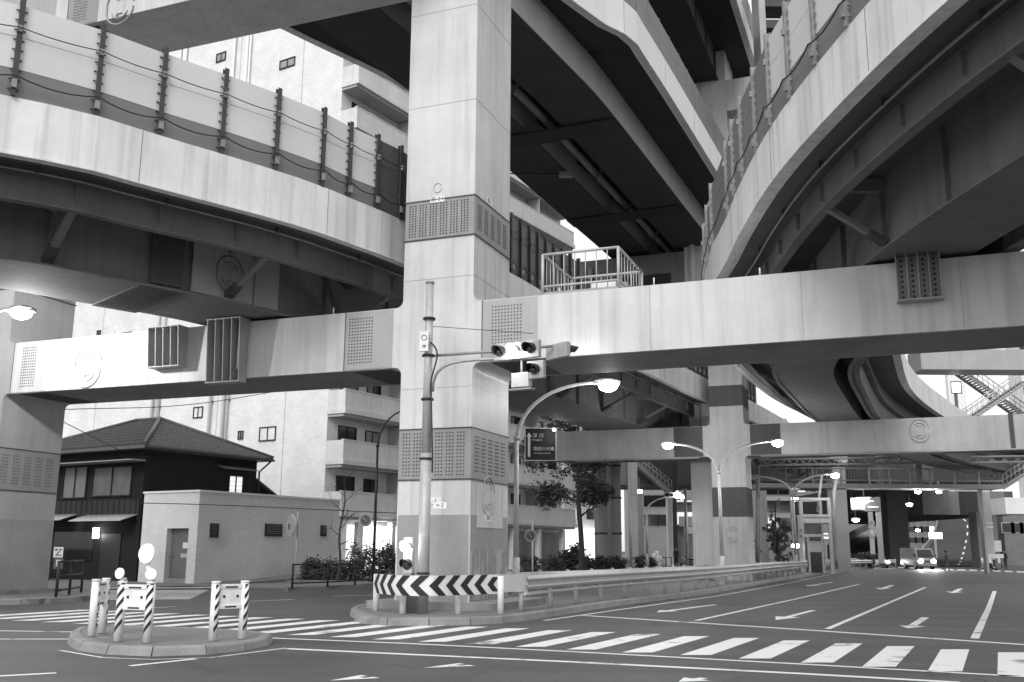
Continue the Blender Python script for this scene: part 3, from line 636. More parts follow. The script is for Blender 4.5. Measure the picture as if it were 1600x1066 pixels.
# floor beam with bolted joint where deck one meets the pier
q = az(225, 410, 8.6); i = min(range(len(PP1)), key=lambda i: (PP1[i]+NN1[i]*2.8-V((q.x, q.y, 0))).length)
d = (PP1[i+1]-PP1[i]).normalized(); mb = MB(); c = off(PP1, NN1, i, 2.7, 8.65); mb.obox(c, d*.42, NN1[i]*.03, (0, 0, .7), girdD)
bolts(mb, c-d*.36-V((0, 0, .6))-NN1[i]*.03, d*.09, V((0, 0, .085)), 9, 15, -NN1[i], .02); mb.build('splice_plate', r1)
c = off(PP1, NN1, i, 4.3, 7.88); mb = MB(); mb.obox(c, d*.6, NN1[i]*1.5, (0, 0, .02), girdD); bolts(mb, c-d*.5-NN1[i]*1.3-V((0, 0, .02)), d*.1, NN1[i]*.12, 10, 22, V((0, 0, -1)), .02); mb.build('splice_plate', r1)
q = az(337, 425, 8.6); i = min(range(len(PP1)), key=lambda i: (PP1[i]+NN1[i]*2.8-V((q.x, q.y, 0))).length)
dd_ = (PP1[i+1]-PP1[i]).normalized(); mb = MB(); mb.obox(off(PP1, NN1, i, 2.76, 8.6)+dd_*.25, dd_*1.35, NN1[i]*.02, (0, 0, .68), mat('girder_face_plate', .30, .6, .1, .9, .2)); mb.build('face_plate', r1)
mb = MB(); emblem(mb, off(PP1, NN1, i, 2.73, 8.6), (PP1[i+1]-PP1[i]).normalized(), (0, 0, 1), -NN1[i], .8, .95, gird, .022); mb.build('emblem', r1)

# ------------------------------------------------------------------ buildings (all turned the same way)
EX = V((.515, .857, 0)); EY = V((-.857, .515, 0)); RZ = math.atan2(.857, .515)
def TM(o): return Matrix(((EX.x, EY.x, 0, o[0]), (EX.y, EY.y, 0, o[1]), (0, 0, 1, 0), (0, 0, 0, 1)))
def local_px(x, y, o, d, T): return T.inverted() @ apl(x, y, o, d)
AO = (-11.15, 60.0); AT = TM(AO)
tileA = tile('white_wall_tile', .74, .3, .1, .84, .006); tileB = tile('pale_brick_tile', .64, .24, .075, .84, .007)
A = thing('apartment_building', (AO[0], AO[1], 0), 'tall pale apartment block with solid balconies, behind the near column', 'building', rz=RZ)
mb = MB(AT); mb.box((0, 0, 0), (30, 30, 43), tileA); mb.build('wall', A)
mb = MB(AT); mb.box((-.06, -.06, 43), (30.06, 30.06, 43.9), plaster); mb.box((4, 6, 43.9), (14, 16, 45), plaster); mb.build('roof', A)
for kx in (.02,):
    for y in (3.5, 9.5, 16, 22):
        mb = MB(AT); mb.box((-.012, y, .2), (0, y+.05, 43), shade); mb.build('wall_joint', A)
def window(T, par, face, c0, c1, z0, z1, fm=None, pm=None, lit=False, dep=.1):
    mb = MB(T); fm = fm or black
    if face == 'x': a, b = (-.05, c0, z0), (.0, c1, z1)
    else: a, b = (c0, -.05, z0), (c1, .0, z1)
    def bx(u0, u1, w0, w1, d0, d1, m):
        if face == 'x': mb.box((-d1, u0, w0), (-d0, u1, w1), m)
        else: mb.box((u0, -d1, w0), (u1, -d0, w1), m)
    c0, c1 = min(c0, c1), max(c0, c1); z0, z1 = min(z0, z1), max(z0, z1); t = .06
    bx(c0, c1, z1-t, z1, 0, .07, fm); bx(c0, c1, z0, z0+t, 0, .09, fm); bx(c0, c0+t, z0+t, z1-t, 0, .07, fm); bx(c1-t, c1, z0+t, z1-t, 0, .07, fm); bx((c0+c1)/2-.03, (c0+c1)/2+.03, z0+t, z1-t, .01, .06, fm)
    w = mb.build('window', par); mb = MB(T)
    bx(c0+t, c1-t, z0+t, z1-t, .005, .015, pm or glass); mb.build('pane', w); return w
for (x0, y0, x1, y1, lit) in ((338, 80, 354, 99, 0), (437, 88, 462, 110, 0), (302, 635, 318, 654, 1), (405, 666, 432, 690, 1), (191, 518, 207, 527, 0), (151, 516, 158, 531, 0), (372, 673, 381, 687, 2)):
    p = local_px(x0, y1, AO, EY, AT); q = local_px(x1, y0, AO, EY, AT); window(AT, A, 'x', p.y, q.y, p.z, q.z, pm=(mat('bright_pane', .7, .2), mat('bright_pane', .7, .2), postl)[lit] if lit != 0 else curt)
for x, r in ((244, .16), (236, .1), (327, .1), (354, .07), (388, .13)):
    p = local_px(x, 700 if x < 380 else 100, AO, EY, AT); mb = MB(AT); mb.tube([(-.2, p.y, .3), (-.2, p.y, 42)], r, plaster, 8)
    for z in range(3, 32, 4): mb.box((-.21, p.y-r-.03, z), (0, p.y+r+.03, z+.08), galv)
    mb.build('drain_pipe', A)
for k in range(-1, 12):
    zt = 4.9+3.05*(k+1)
    if k >= 0 or True:
        mb = MB(AT); y0 = -1.35
        mb.box((.0, y0, zt-1.15), (30, y0+.14, zt), balc, 0); mb.box((0, y0+.14, zt-1.15), (.14, -.01, zt), balc); mb.box((29.86, y0+.14, zt-1.15), (30, -.01, zt), balc)
        mb.box((-.03, y0-.03, zt), (30.03, y0+.17, zt+.05), plaster)
        mb.box((-.08, y0-.1, zt-1.45), (30.08, -.01, zt-1.15), balc); mb.box((-.0, y0+.1, zt-1.62), (30, -.01, zt-1.45), shade)
        for s in range(1, 5): mb.box((s*6-.07, y0+.14, zt-1.15), (s*6+.07, -.01, zt+1.4), shade)
        mb.build('balcony', A)
        for s in range(5):
            window(AT, A, 'y', s*6+1.0, s*6+2.7, zt-.9, zt+1.05, pm=glass); window(AT, A, 'y', s*6+3.6, s*6+5.0, zt-.3, zt+1.0, pm=curt if (s+k) % 3 == 0 else glass)
# lit ground floor
mb = MB(AT); mb.box((2.2, -.06, .3), (8.5, -.02, 3.0), shopE); mb.build('lit_entrance', A)
for s in (2, 5.2, 8.5, 12, 16, 20, 24, 28): mb = MB(AT); mb.box((s-.18, -1.3, .05), (s+.18, -.9, 3.2), plaster); mb.build('pillar', A)
mb = MB(AT); mb.box((12, -.06, .3), (29.5, -.02, 3.0), postl); mb.box((12.4, -.1, .4), (16, -.06, 2.9), panelD); mb.build('shop_front', A)
mb = MB(AT); mb.ball((4.4, -1.1, 2.75), .16, lampE); mb.build('globe_lamp', A)

# single-storey tiled building
LO = (-13.76, 44.5); LT = TM(LO)
B = thing('tiled_outbuilding', (LO[0], LO[1], 0), 'low flat-roofed building in pale tile with a recessed grey door', 'building', rz=RZ)
mb = MB(LT); mb.box((-.05, -.05, 4.0), (9.45, 3.7, 4.09), plaster); mb.build('coping', B)
dp = local_px(258, 870, LO, EY, LT).y; dq = local_px(292, 870, LO, EY, LT).y
mb = MB(LT); mb.box((0, 0, 0), (9.4, dq, 4.0), tileB); mb.box((0, dp, 0), (9.4, 3.65, 4.0), tileB); mb.box((.35, dq, 0), (9.4, dp, 4.0), tileB); mb.box((0, dq, 2.42), (.35, dp, 4.0), tileB); mb.box((0, dq, 0), (.35, dp, .25), kerb); mb.build('wall', B)
mb = MB(LT); mb.box((.27, dq+.03, .27), (.345, dp-.03, 2.4), mat('door_grey', .13, .4, .15, 2)); d_ = mb.build('door', B)
mb = MB(LT); mb.box((.255, dq+.3, 1.55), (.268, dq+.6, 1.8), white); mb.build('notice', d_); mb = MB(LT); mb.box((.255, dq+.25, 1.15), (.268, dq+.7, 1.32), galvL); mb.build('notice', d_)
mb = MB(LT); mb.ball((.2, dp-.15, 1.2), .04, galv, 8, 6); mb.build('handle', d_)
for x0, x1, y0, y1 in ((327, 341, 818, 840), (413, 440, 819, 838), (500, 509, 821, 838)):
    p = local_px(x0, y1, LO, EX, LT); q = local_px(x1, y0, LO, EX, LT); w_ = window(LT, B, 'y', p.x, q.x, p.z, q.z, pm=black)
    mb = MB(LT)
    for k in range(7): z = p.z+(q.z-p.z)*(k+.5)/7; mb.box((min(p.x, q.x)+.07, -.085, z), (max(p.x, q.x)-.07, -.07, z+.02), postl)
    mb.build('louvre', w_)
for x in (2.9, 3.0, 6.2, 8.7):
    mb = MB(LT); mb.box((x, -.006, .1), (x+.02, 0, 3.95), balc); mb.build('joint', B)
# ramped ground at its foot
mb = MB(LT); mb.poly([(-.6, -1.6, .02), (9, -1.6, .02), (9, -1.6, .5), (4, -1.6, .2)], (0, 1.59, 0), pave); tag(mb.build('pavement'), kind='structure')

# dark timber house
HO = (-17.25, 47.1); HT = TM(HO)
H = thing('timber_house', (HO[0], HO[1], 0), 'old dark timber two-storey house with a hipped tile roof', 'house', rz=RZ)
mb = MB(HT); mb.box((0, 0, 0), (7.2, 9, 6.3), wood)
for z in [i*.22+.1 for i in range(28)]: mb.box((.3, -.02, z), (7.2, 0, z+.015), woodB); mb.box((-.015, 0, z), (0, 9, z+.015), woodB) if z < 3.9 else None
mb.build('wall', H)
rt = mat('roof_tile', .10, .5, .2, 6, 0, bump=.3)
mb = MB(HT); o_ = .6; e = 6.25; x0, x1, y0, y1 = -o_, 7.2+o_, -o_, 9+o_; ap1 = (3.6, 3.6, 8.15); ap2 = (3.6, 5.4, 8.15)
mb.add([(x0,y0,e),(x1,y0,e),(x1,y1,e),(x0,y1,e),ap1,ap2,(x0,y0,e-.14),(x1,y0,e-.14),(x1,y1,e-.14),(x0,y1,e-.14)],
       [(0,1,4),(1,2,5,4),(2,3,5),(3,0,4,5),(6,7,1,0),(7,8,2,1),(8,9,3,2),(9,6,0,3),(9,8,7,6)], rt)
def ribs(a, b, t0, t1, n):
    a, b, t0, t1 = map(V, (a, b, t0, t1))
    for i in range(n+1):
        f = i/n; p = a.lerp(b, f); q = t0 if f < .01 else None
        # down-slope lines: direction perpendicular to the eave
        ed = (b-a).normalized(); mid = (t0-a).dot(ed); mid2 = (t1-a).dot(ed); s = (p-a).dot(ed); Ltot = (b-a).length
        hgt = (t0-a) - ed*mid
        if s <= mid: k = s/mid
        elif s >= mid2: k = (Ltot-s)/(Ltot-mid2)
        else: k = 1
        mb.tube([p+V((0, 0, .03)), p+hgt*k*.99+V((0, 0, .03))], .035, rt, 5, False)
ribs((x1, y0, e), (x0, y0, e), ap1, ap1, 34); ribs((x0, y0, e), (x0, y1, e), ap1, ap2, 40)
for a, b in (((x0, y0, e), ap1), ((x1, y0, e), ap1), ((x0, y1, e), ap2), (ap1, ap2)): mb.tube([V(a)+V((0, 0, .06)), V(b)+V((0, 0, .08))], .1, rt, 6)
for j in range(1, 9):
    f = j/9; mb.tube([V((x0, y0, e)).lerp(V(ap1), f)+V((0, 0, .03)), V((x1, y0, e)).lerp(V(ap1), f)+V((0, 0, .03))], .02, rt, 4); mb.tube([V((x0, y0, e)).lerp(V(ap1), f)+V((0, 0, .03)), V((x0, y1, e)).lerp(V(ap2), f)+V((0, 0, .03))], .02, rt, 4)
mb.build('roof', H)
mb = MB(HT); mb.tube([(x0, y0-.05, e-.1), (x1, y0-.05, e-.1)], .06, black, 6); mb.tube([(x1-.2, y0, e-.15), (x1-.5, -.1, e-.7), (x1-.5, -.1, 3)], .05, black, 6); mb.build('gutter', H)
def hpx(x, y, f='x'): return local_px(x, y, HO, EY if f == 'x' else EX, HT)
p = hpx(143, 777); q = hpx(209, 727); window(HT, H, 'x', p.y, q.y, p.z, q.z, fm=woodB, pm=mat('shutter_grey', .10, .4, .2, 2, .2))
p = hpx(97, 780); q = hpx(139, 728); window(HT, H, 'x', p.y, q.y, p.z, q.z, fm=woodB, pm=mat('board_grey', .16, .5))
mb = MB(HT); a = hpx(212, 780).z; b = hpx(212, 812).z
mb.box((-.06, 0.1, b), (-.02, 9, a), woodB)
for k in range(22): mb.box((-.08, .3+k*.4, b), (-.06, .33+k*.4, a), wood)
mb.build('board_band', H)
for (ya, yb, xx) in ((.15, 3.9, 816), (4.6, 8, 814)):
    z = hpx(xx-650, xx).z+.05; mb = MB(HT); mb.poly([(-.06, ya, z+.3), (-1.0, ya, z), (-1.0, ya, z-.03), (-.06, ya, z+.27)], (0, yb-ya, 0), galvL)
    for k in range(int((yb-ya)/.15)): mb.tube([(-.06, ya+.05+k*.15, z+.305), (-1.0, ya+.05+k*.15, z+.005)], .015, galvL, 4)
    mb.build('awning', H)
mb = MB(HT); mb.box((-.9, -.15, 5.55), (-.1, 9, 5.6), galv); mb.build('eaves_trim', H)
p = hpx(355, 775, 'y'); q = hpx(380, 744, 'y'); window(HT, H, 'y', p.x, q.x, p.z, q.z, fm=woodB, pm=winE)
mb = MB(HT); mb.poly([(p.x-.8, -.02, q.z+.45), (p.x-.8, -.5, q.z+.3), (p.x-.8, -.5, q.z+.27), (p.x-.8, -.02, q.z+.4)], (2.4, 0, 0), galv); mb.build('awning', H)
mb = MB(HT); mb.poly([(7.2, .3, 0), (8.9, .3, 0), (8.9, .3, 4.3), (7.2, .3, 5.2)], (0, 5, 0), wood); mb.poly([(7.2, 0, 5.25), (9.2, 0, 4.25), (9.2, 0, 4.15), (7.2, 0, 5.15)], (0, 5.6, 0), rt); mb.build('lean_to', H)
mb = MB(HT); lz = hpx(157, 833).z; ly = hpx(157, 833).y; mb.box((-.35, ly-.1, lz-.25), (-.15, ly+.1, lz+.25), emis('porch_lamp_glow', 12)); mb.box((-.15, ly-.03, lz), (-.0, ly+.03, lz+.05), black); mb.build('porch_lamp', H)
mb = MB(HT); mb.box((-.06, 1.2, .1), (-.02, 2.6, 2.2), black); mb.box((-.05, 3.2, .9), (-.02, 6.2, 2.3), glass); mb.build('doorway', H)
mb = MB(HT); mb.box((-2.0, 3.6, 0), (-1.9, 8, 1.5), woodB)
for k in range(6): mb.box((-2.02, 3.6, .2+k*.25), (-2.0, 8, .22+k*.25), wood)
tag(mb.build('garden_wall'), 'low dark board wall in front of the timber house', 'wall')

# distant buildings
def block(name, label, x0, x1, yt, Y, d, m, wins=None, floors=None, fm=None, rot=0):
    a = ay(x0, yt, Y); b = ay(x1, yt, Y); zt = a.z
    t = thing(name, (a.x, Y, 0), label, 'building'); mb = MB(); mb.box((a.x, Y, 0), (b.x, Y+d, zt), m); mb.build('wall', t)
    mb = MB(); mb.box((a.x-.1, Y-.1, zt), (b.x+.1, Y+d+.1, zt+.5), plaster); mb.build('roof', t)
    if wins:
        nx, nz, ww, wh = wins; W = b.x-a.x
        for i in range(nx):
            for j in range(nz):
                cx = a.x+W*(i+.5)/nx; cz = 4+(zt-5)*(j+.5)/nz; mb = MB(); mb.box((cx-ww/2-.08, Y-.08, cz-wh/2-.08), (cx+ww/2+.08, Y-.001, cz+wh/2+.08), fm or galvL); w = mb.build('window', t)
                mb = MB(); mb.box((cx-ww/2, Y-.1, cz-wh/2), (cx+ww/2, Y-.08, cz+wh/2), glass if random.random() < .8 else winE); mb.build('pane', w)
    if floors:
        for z in floors: mb = MB(); mb.box((a.x, Y-1.4, z), (b.x, Y, z+.25), shade); mb.box((a.x, Y-1.4, z+.25), (b.x, Y-1.3, z+1.2), shade); mb.build('balcony', t)
    return t, a.x, b.x
block('office_building', 'plain grey concrete building behind the far signal, left of the stacked balconies', 1002, 1046, 640, 118, 20, shade, (2, 6, 1.6, 1.3))
block('apartment_building', 'narrow dark building with stacked balconies beyond the second column', 1052, 1128, 600, 124, 18, postl, (3, 6, 2, 1.6), (4.5, 7.7, 10.9, 14.1, 17.3))
block('office_building', 'pale blank walled building right of the second column', 1192, 1228, 660, 130, 18, plaster, (2, 6, 1.4, 1.4))
block('office_building', 'white building at the right edge seen through the stairs', 1585, 1760, 480, 150, 4, plaster, (8, 10, 2.0, 1.5))
block('office_building', 'grey building behind the far end of the street', 1240, 1345, 700, 300, 20, gird, (6, 6, 2, 1.5))
block('shop_building', 'low grey shop building at the far right under the white deck edge', 1566, 1760, 803, 132, 4, gird, (14, 1, 1.6, 1.2))
block('office_building', 'wide pale building beyond the curving ramp', 1405, 1468, 780, 360, 30, gird, (6, 4, 3, 2))
block('office_building', 'pale block beside the street tree, left of the concrete pillar', 880, 934, 600, 112, 20, plaster, (2, 5, .8, 1.1))
mb = MB(); a = ay(882, 880, 111); b = ay(930, 826, 111); mb.box((a.x, 111, .4), (b.x, 111.5, b.z), shopE); tag(mb.build('shop_window'), 'brightly lit shop front behind the street tree', 'shop front')

# ------------------------------------------------------------------ street furniture
def lamp_light(p, e, r=.12):
    l = bpy.data.lights.new('lamp_light', 'POINT'); l.energy = e; l.shadow_soft_size = r; l.color = (1, 1, 1); o = bpy.data.objects.new('lamp_light', l); C.objects.link(o); o.location = p; return o
def base(x, y, z=.15): p = az(x, y, z); return V((p.x, p.y, z))
def lamp_head(root, p, d, m=galvL, s=1.0, lit=True, e=150):
    """p: tip of the arm, d: horizontal direction pointing out"""
    d = V(d).normalized(); mb = MB(); n = V((-d.y, d.x, 0))
    pts = [(-.05, .05), (.2, .11), (.5, .14), (.72, .09), (.8, .02)]; vs = []; 
    mb.obox(p+d*.35*s, d*.38*s, n*.13*s, V((0, 0, .05*s)), m); mb.ball(p+d*.35*s+V((0, 0, .03)), .4*s, m, 12, 6, (.95 if abs(d.x) > .5 else .4, .4 if abs(d.x) > .5 else .95, .25))
    h = mb.build('lamp_head', root)
    mb = MB(); mb.ball(p+d*.38*s-V((0, 0, .09*s)), .25*s if lit else .18*s, lampE if lit else galvL, 16, 10, (1.15 if abs(d.x) > .5 else 1, 1 if abs(d.x) > .5 else 1.15, .72)); mb.build('bulb_glass', h)
    if lit and e: lamp_light(p+d*.38*s-V((0, 0, .36*s)), e)
def bez(a, b, c, d, n=14):
    a, b, c, d = map(V, (a, b, c, d)); return [a*(1-t)**3+b*3*t*(1-t)**2+c*3*t*t*(1-t)+d*t**3 for t in [k/n for k in range(n+1)]]
def street_lamp(b, tops, split, label, m=galvL, r0=.085, lit=(True, True), e=150, group='street lamps', s=1.0, base_h=1.2):
    root = thing('street_lamp', b, label, 'street lamp', group); mb = MB(); mb.cyl(b, b+V((0, 0, base_h)), r0*1.25, m, 12); mb.tube([b+V((0, 0, base_h)), b+V((0, 0, split))], [r0, r0*.8], m, 10)
    mb.box((b.x-.2, b.y-.2, b.z), (b.x+.2, b.y+.2, b.z+.04), m); mb.cyl(b+V((0, 0, split-.1)), b+V((0, 0, split)), r0*1.2, m); mb.build('pole', root)
    for tp, li in zip(tops, lit):
        tp = V(tp); st = b+V((0, 0, split-.05)); d = V((tp.x-st.x, tp.y-st.y, 0)); L = d.length; d.normalize()
        hgt = tp.z-st.z; mb = MB(); mb.tube(bez(st, st+V((0, 0, hgt*.55))+d*.05*L, st+V((0, 0, hgt*.95))+d*.4*L, tp), [r0*.75-.02*k/14 for k in range(15)], m, 8); mb.build('arm', root)
        if li is not None: lamp_head(root, tp, d, m, s, li, e)
    return root
b = base(806, 939); Y = b.y
t1 = ay(930, 598, Y); t2 = ay(770, 585, Y+1.6)
street_lamp(b, [t1], ay(806, 690, Y).z, 'grey street lamp arching right, its bright lamp in front of the big beam', lit=(True,), e=150)
b2 = base(1128, 893, .15); Y = 44.0; Y = 46.3; b2 = V((ay(1129, 893, Y).x, Y, .15))
street_lamp(b2, [ay(1055, 694, Y), ay(1203, 690, Y-.6)], ay(1127, 742, Y).z, 'twin-armed street lamp in front of the second pier', r0=.09, e=230, s=.9)
Y = 68; b3 = V((ay(1244, 880, Y).x, Y, .15))
street_lamp(b3, [ay(1185, 745, Y+1), ay(1296, 741, Y)], ay(1243, 776, Y).z, 'twin-armed street lamp beside the lift tower', r0=.1, lit=(False, True), e=120)
b4 = V((ay(-95, 930, 26.5).x, 26.5, .15))
street_lamp(b4, [ay(12, 484, 26.5)], 6.8, 'street lamp reaching in from the left edge, glowing against the beam', e=650, lit=(True,))
dk = mat('lamp_post_black', .02, .5)
b5 = V((ay(583, 905, 46).x, 46, .14)); street_lamp(b5, [ay(640, 640, 46)], ay(587, 700, 46).z, 'slim black lamp post with curved top left of the near pier', m=dk, r0=.07, lit=(None,), base_h=.8)
b6 = V((ay(1012, 889, 78).x, 78, .14)); street_lamp(b6, [ay(1060, 775, 77)], ay(1006, 800, 78).z, 'far street lamp behind the concrete pillar', r0=.09, e=60, lit=(True,), s=.8)
b7 = V((ay(1111, 885, 74).x, 74, .14)); street_lamp(b7, [ay(1122, 762, 74)], ay(1107, 785, 74).z, 'curved far lamp post just left of the second pier', r0=.09, lit=(None,))
b8 = V((ay(1215, 880, 84).x, 84, .14)); street_lamp(b8, [ay(1219, 780, 84)], ay(1213, 800, 84).z, 'dark bent lamp post in front of the pale blank building', m=dk, r0=.07, lit=(None,))
# small far lamps
def wall_lamp(x, y, Y, label, s=.16, e=4):
    p = ay(x, y, Y); root = thing('hanging_lamp', p+V((0, 0, .6)), label, 'lamp', 'small lamps far down the street'); mb = MB(); mb.ball(p, s, lampE, 10, 8, (1.4, 1, .7)); mb.build('lamp_glass', root)
    mb = MB(); mb.cyl(p+V((0, 0, s*.6)), p+V((0, 0, 1.2)), .04, galv, 6); mb.box((p.x-s*1.6, p.y-s, p.z+s*.6), (p.x+s*1.6, p.y+s, p.z+s*.9), galv); mb.build('bracket', root)
    if e: lamp_light(p-V((0, .2, .3)), e)
for x, y, Y, l, s in ((1434, 769, 100, 'left one of the two bright lamps under the far footbridge', .22), (1467, 769, 100, 'right one of the two bright lamps under the far footbridge', .2), (1421, 789, 108, 'lone lamp beneath the pair under the dark deck', .24),
                   (1243, 853, 70, 'bright low lamp beside the lift tower', .2), (1337, 813, 96, 'low lamp below the far direction board', .24), (1242, 781, 88, 'small bright lamp above the pale wall', .25), (1434, 829, 170, 'tiny lamp where the ramp starts to climb', .28), (1350, 782, 94, 'glaring lamp in front of the far direction board', .38), (999, 768, 90, 'small lamp between the concrete pillars', .2)):
    wall_lamp(x, y, Y, l, s, 1.5 if x == 1350 else 4)

# traffic signals
def signal_head(root, c, right, n, w_, h_, lenses, m=galvL, lit=None, vis=.3, vert=False, e=8):
    c, right, n = V(c), V(right).normalized(), V(n).normalized(); up = V((0, 0, 1))
    mb = MB(); mb.obox(c, right*w_/2, n*.07, up*h_/2, m); mb.build('housing', root, .02)
    k = len(lenses)
    for i in range(k):
        o = (i-(k-1)/2)*((h_ if vert else w_)/k); p = c+(up*-o if vert else right*o)+n*.075; r = .115
        hb = MB(); ring = []; 
        for a in range(17):
            t = R(-25+a*230/16); ring.append(p+right*math.cos(t)*r*1.12+up*math.sin(t)*r*1.12)
        vs = ring + [q+n*vis*(.55+.45*math.sin(R(-25+j*230/16)) if True else 1)+up*-.01 for j, q in enumerate(ring)]
        vs2 = [q+(q-p).normalized()*.006 for q in vs]
        hb.add(vs+vs2, [(j, j+1, 18+j, 17+j) for j in range(16)]+[(34+j+1, 34+j, 51+j, 52+j) for j in range(16)], black if lenses[i] == 0 else m)
        v_ = hb.build('visor', root)
        lb = MB(); lb.disc(p, n, r, .02, sigE if lenses[i] else mat('lens_dark', .035, .08), 20)
        lb.ball(p+n*(.06 if lenses[i] else .01), r*(1.25 if lenses[i] else .92), sigE if lenses[i] else mat('lens_dark', .035, .08), 14, 8, (1, .45, 1)); l = lb.build('lens', root)
        if lenses[i]: lamp_light(p+n*.35, e, .1)
hous = mat('signal_housing', .33, .4, .04)
sp = base(660, 958); sp = V((-1.99, 23.29, .15))
SR = thing('traffic_signal', sp, 'tall pipe pole signal with three lamps, middle one lit, in front of the near pier', 'traffic signal')
polem = mat('pole_zinc', .42, .5, .12, 5, .15, metal=.2)
mb = MB(); mb.tube([sp, sp+V((0, 0, 3.6))], .135, polem, 14); mb.tube([sp+V((0, 0, 3.6)), V((sp.x, sp.y, 7.85))], [.11, .09], polem, 14); mb.cyl((sp.x, sp.y, 7.85), (sp.x, sp.y, 7.9), .11, galv)
for z in (1.0, 3.6, 5.0, 6.05, 6.95): mb.cyl((sp.x, sp.y, z), (sp.x, sp.y, z+.05), .15, black)
mb.build('pole', SR)
a1 = apl(668, 556, (sp.x, sp.y), (1, 0)); hd = ay(800, 549, 22.9)
mb = MB(); mb.tube([V((sp.x+.1, sp.y, a1.z)), V((hd.x-.2, 23.1, hd.z+.05)), V((hd.x+.95, 22.85, hd.z+.12))], .035, galv, 8); mb.build('upper_arm', SR)
lo = apl(674, 612, (sp.x, sp.y), (1, 0))
mb = MB(); mb.tube(bez(V((sp.x+.12, sp.y, lo.z)), V((sp.x+.14, sp.y, lo.z+.75)), V((sp.x+.5, sp.y, lo.z+.75)), V((hd.x+.0, 23.05, hd.z-.14))), .035, galv, 8); mb.build('lower_arm', SR)
mb = MB(); mb.tube(bez(V((sp.x+.05, sp.y-.14, a1.z+.3)), V((sp.x+.45, sp.y-.1, a1.z)), V((sp.x+.0, sp.y-.2, lo.z+.5)), V((sp.x+.1, sp.y-.15, lo.z-.1))), .022, black, 6); mb.tube([V((sp.x+.1, sp.y-.15, lo.z-.1)), V((sp.x+.16, sp.y-.12, lo.z-1.5)), V((sp.x+.16, sp.y-.12, 3.3))], .02, black, 6); mb.build('cable', SR)
mb = MB(); mb.tube([V((sp.x, sp.y, ay(672, 510, 23.3).z)), hd+V((.5, .1, .45))], .008, black, 5); mb.build('stay_wire', SR)
sn = V((-.50, -.866, -.06)); sr = V((.866, -.5, 0))
signal_head(SR, hd+V((.12, -.1, 0)), sr, sn, 1.22, .42, (0, 1, 0), m=hous, e=18)
ar = ay(838, 578, 22.6); signal_head(SR, ar, sr, sn, .44, .42, (0,), m=hous)
bk_ = ay(872, 549, 22.9); signal_head(SR, bk_, (-.6, .8, 0), (.8, .6, 0), .75, .36, (0, 1, 0), m=steelD, e=4)
mb = MB(); q = ay(815, 594, 22.8); mb.obox(q, sr*.23, sn*.09, (0, 0, .17), galvL); mb.obox(q-V((0, 0, .22)), sr*.3, sn*.12, (0, 0, .02), galv); mb.cyl(q+V((0, 0, .15)), q+V((0, 0, .5)), .03, galv); mb.build('control_box', SR, .01)
q = apl(663, 535, (sp.x, sp.y-.18), (1, 0)); mb = MB(); mb.box((q.x-.11, q.y-.06, q.z-.22), (q.x+.1, q.y+.02, q.z+.26), white); bx_ = mb.build('button_box', SR); mb = MB(); emblem(mb, (q.x, q.y-.065, q.z+.1), (1, 0, 0), (0, 0, 1), (0, -1, 0), .12, .12, black, .008, False); mb.build('round_mark', bx_); text('押', .09, black, bx_, M=frameM((q.x, q.y-.063, q.z-.12), (1, 0, 0)))
q = apl(677, 791, (sp.x, sp.y-.16), (1, 0)); mb = MB(); mb.box((q.x+.0, q.y-.02, q.z-.05), (q.x+.3, q.y, q.z+.09), white); bx_ = mb.build('number_tag', SR); text('←2', .12, black, bx_, M=frameM((q.x+.15, q.y-.022, q.z+.02), (1, 0, 0)))
# pedestrian signal
pc = apl(639, 872, (sp.x-.5, sp.y+.1), (1, 0)); PR = thing('pedestrian_signal', V((pc.x, pc.y, .15)), 'small pedestrian signal with the upper lamp lit, low beside the tall pipe pole', 'traffic signal')
signal_head(PR, pc+V((0, 0, .06)), (.9, -.43, 0), (-.43, -.9, 0), .24, .82, (1, 0), vert=True, vis=.2, e=5)
mb = MB(); mb.cyl(V((pc.x+.1, pc.y+.08, .15)), V((pc.x+.1, pc.y+.08, pc.z-.3)), .05, galv); mb.box((pc.x-.12, pc.y-.05, .15), (pc.x+.3, pc.y+.25, .62), panelD); mb.build('pole', PR)
# far signals
for (x0, xa, ya, Y, l) in ((986, 1050, 774, 76, 'far signal on a long thin arm by the concrete pillars'), (1074, 1112, 791, 70, 'far signal with a glaring lamp just left of the second pier')):
    bb = V((ay(x0, 885, Y).x, Y, .14)); rr = thing('traffic_signal', bb, l, 'traffic signal'); e_ = ay(xa, ya, Y)
    mb = MB(); mb.tube([bb, V((bb.x, Y, e_.z+(1.2 if x0 > 1000 else .2)))], .11, galvL, 8); mb.tube([V((bb.x, Y, e_.z)), e_], .05, galvL, 6); mb.build('pole', rr)
    signal_head(rr, e_, (1, 0, 0), (0, -1, 0), 1.2, .4, (0, 0, 1), m=steelD, e=30); mb = MB(); mb.ball(e_+V((.4, -.15, 0)), .24, lampE); mb.build('lit_lens', rr)

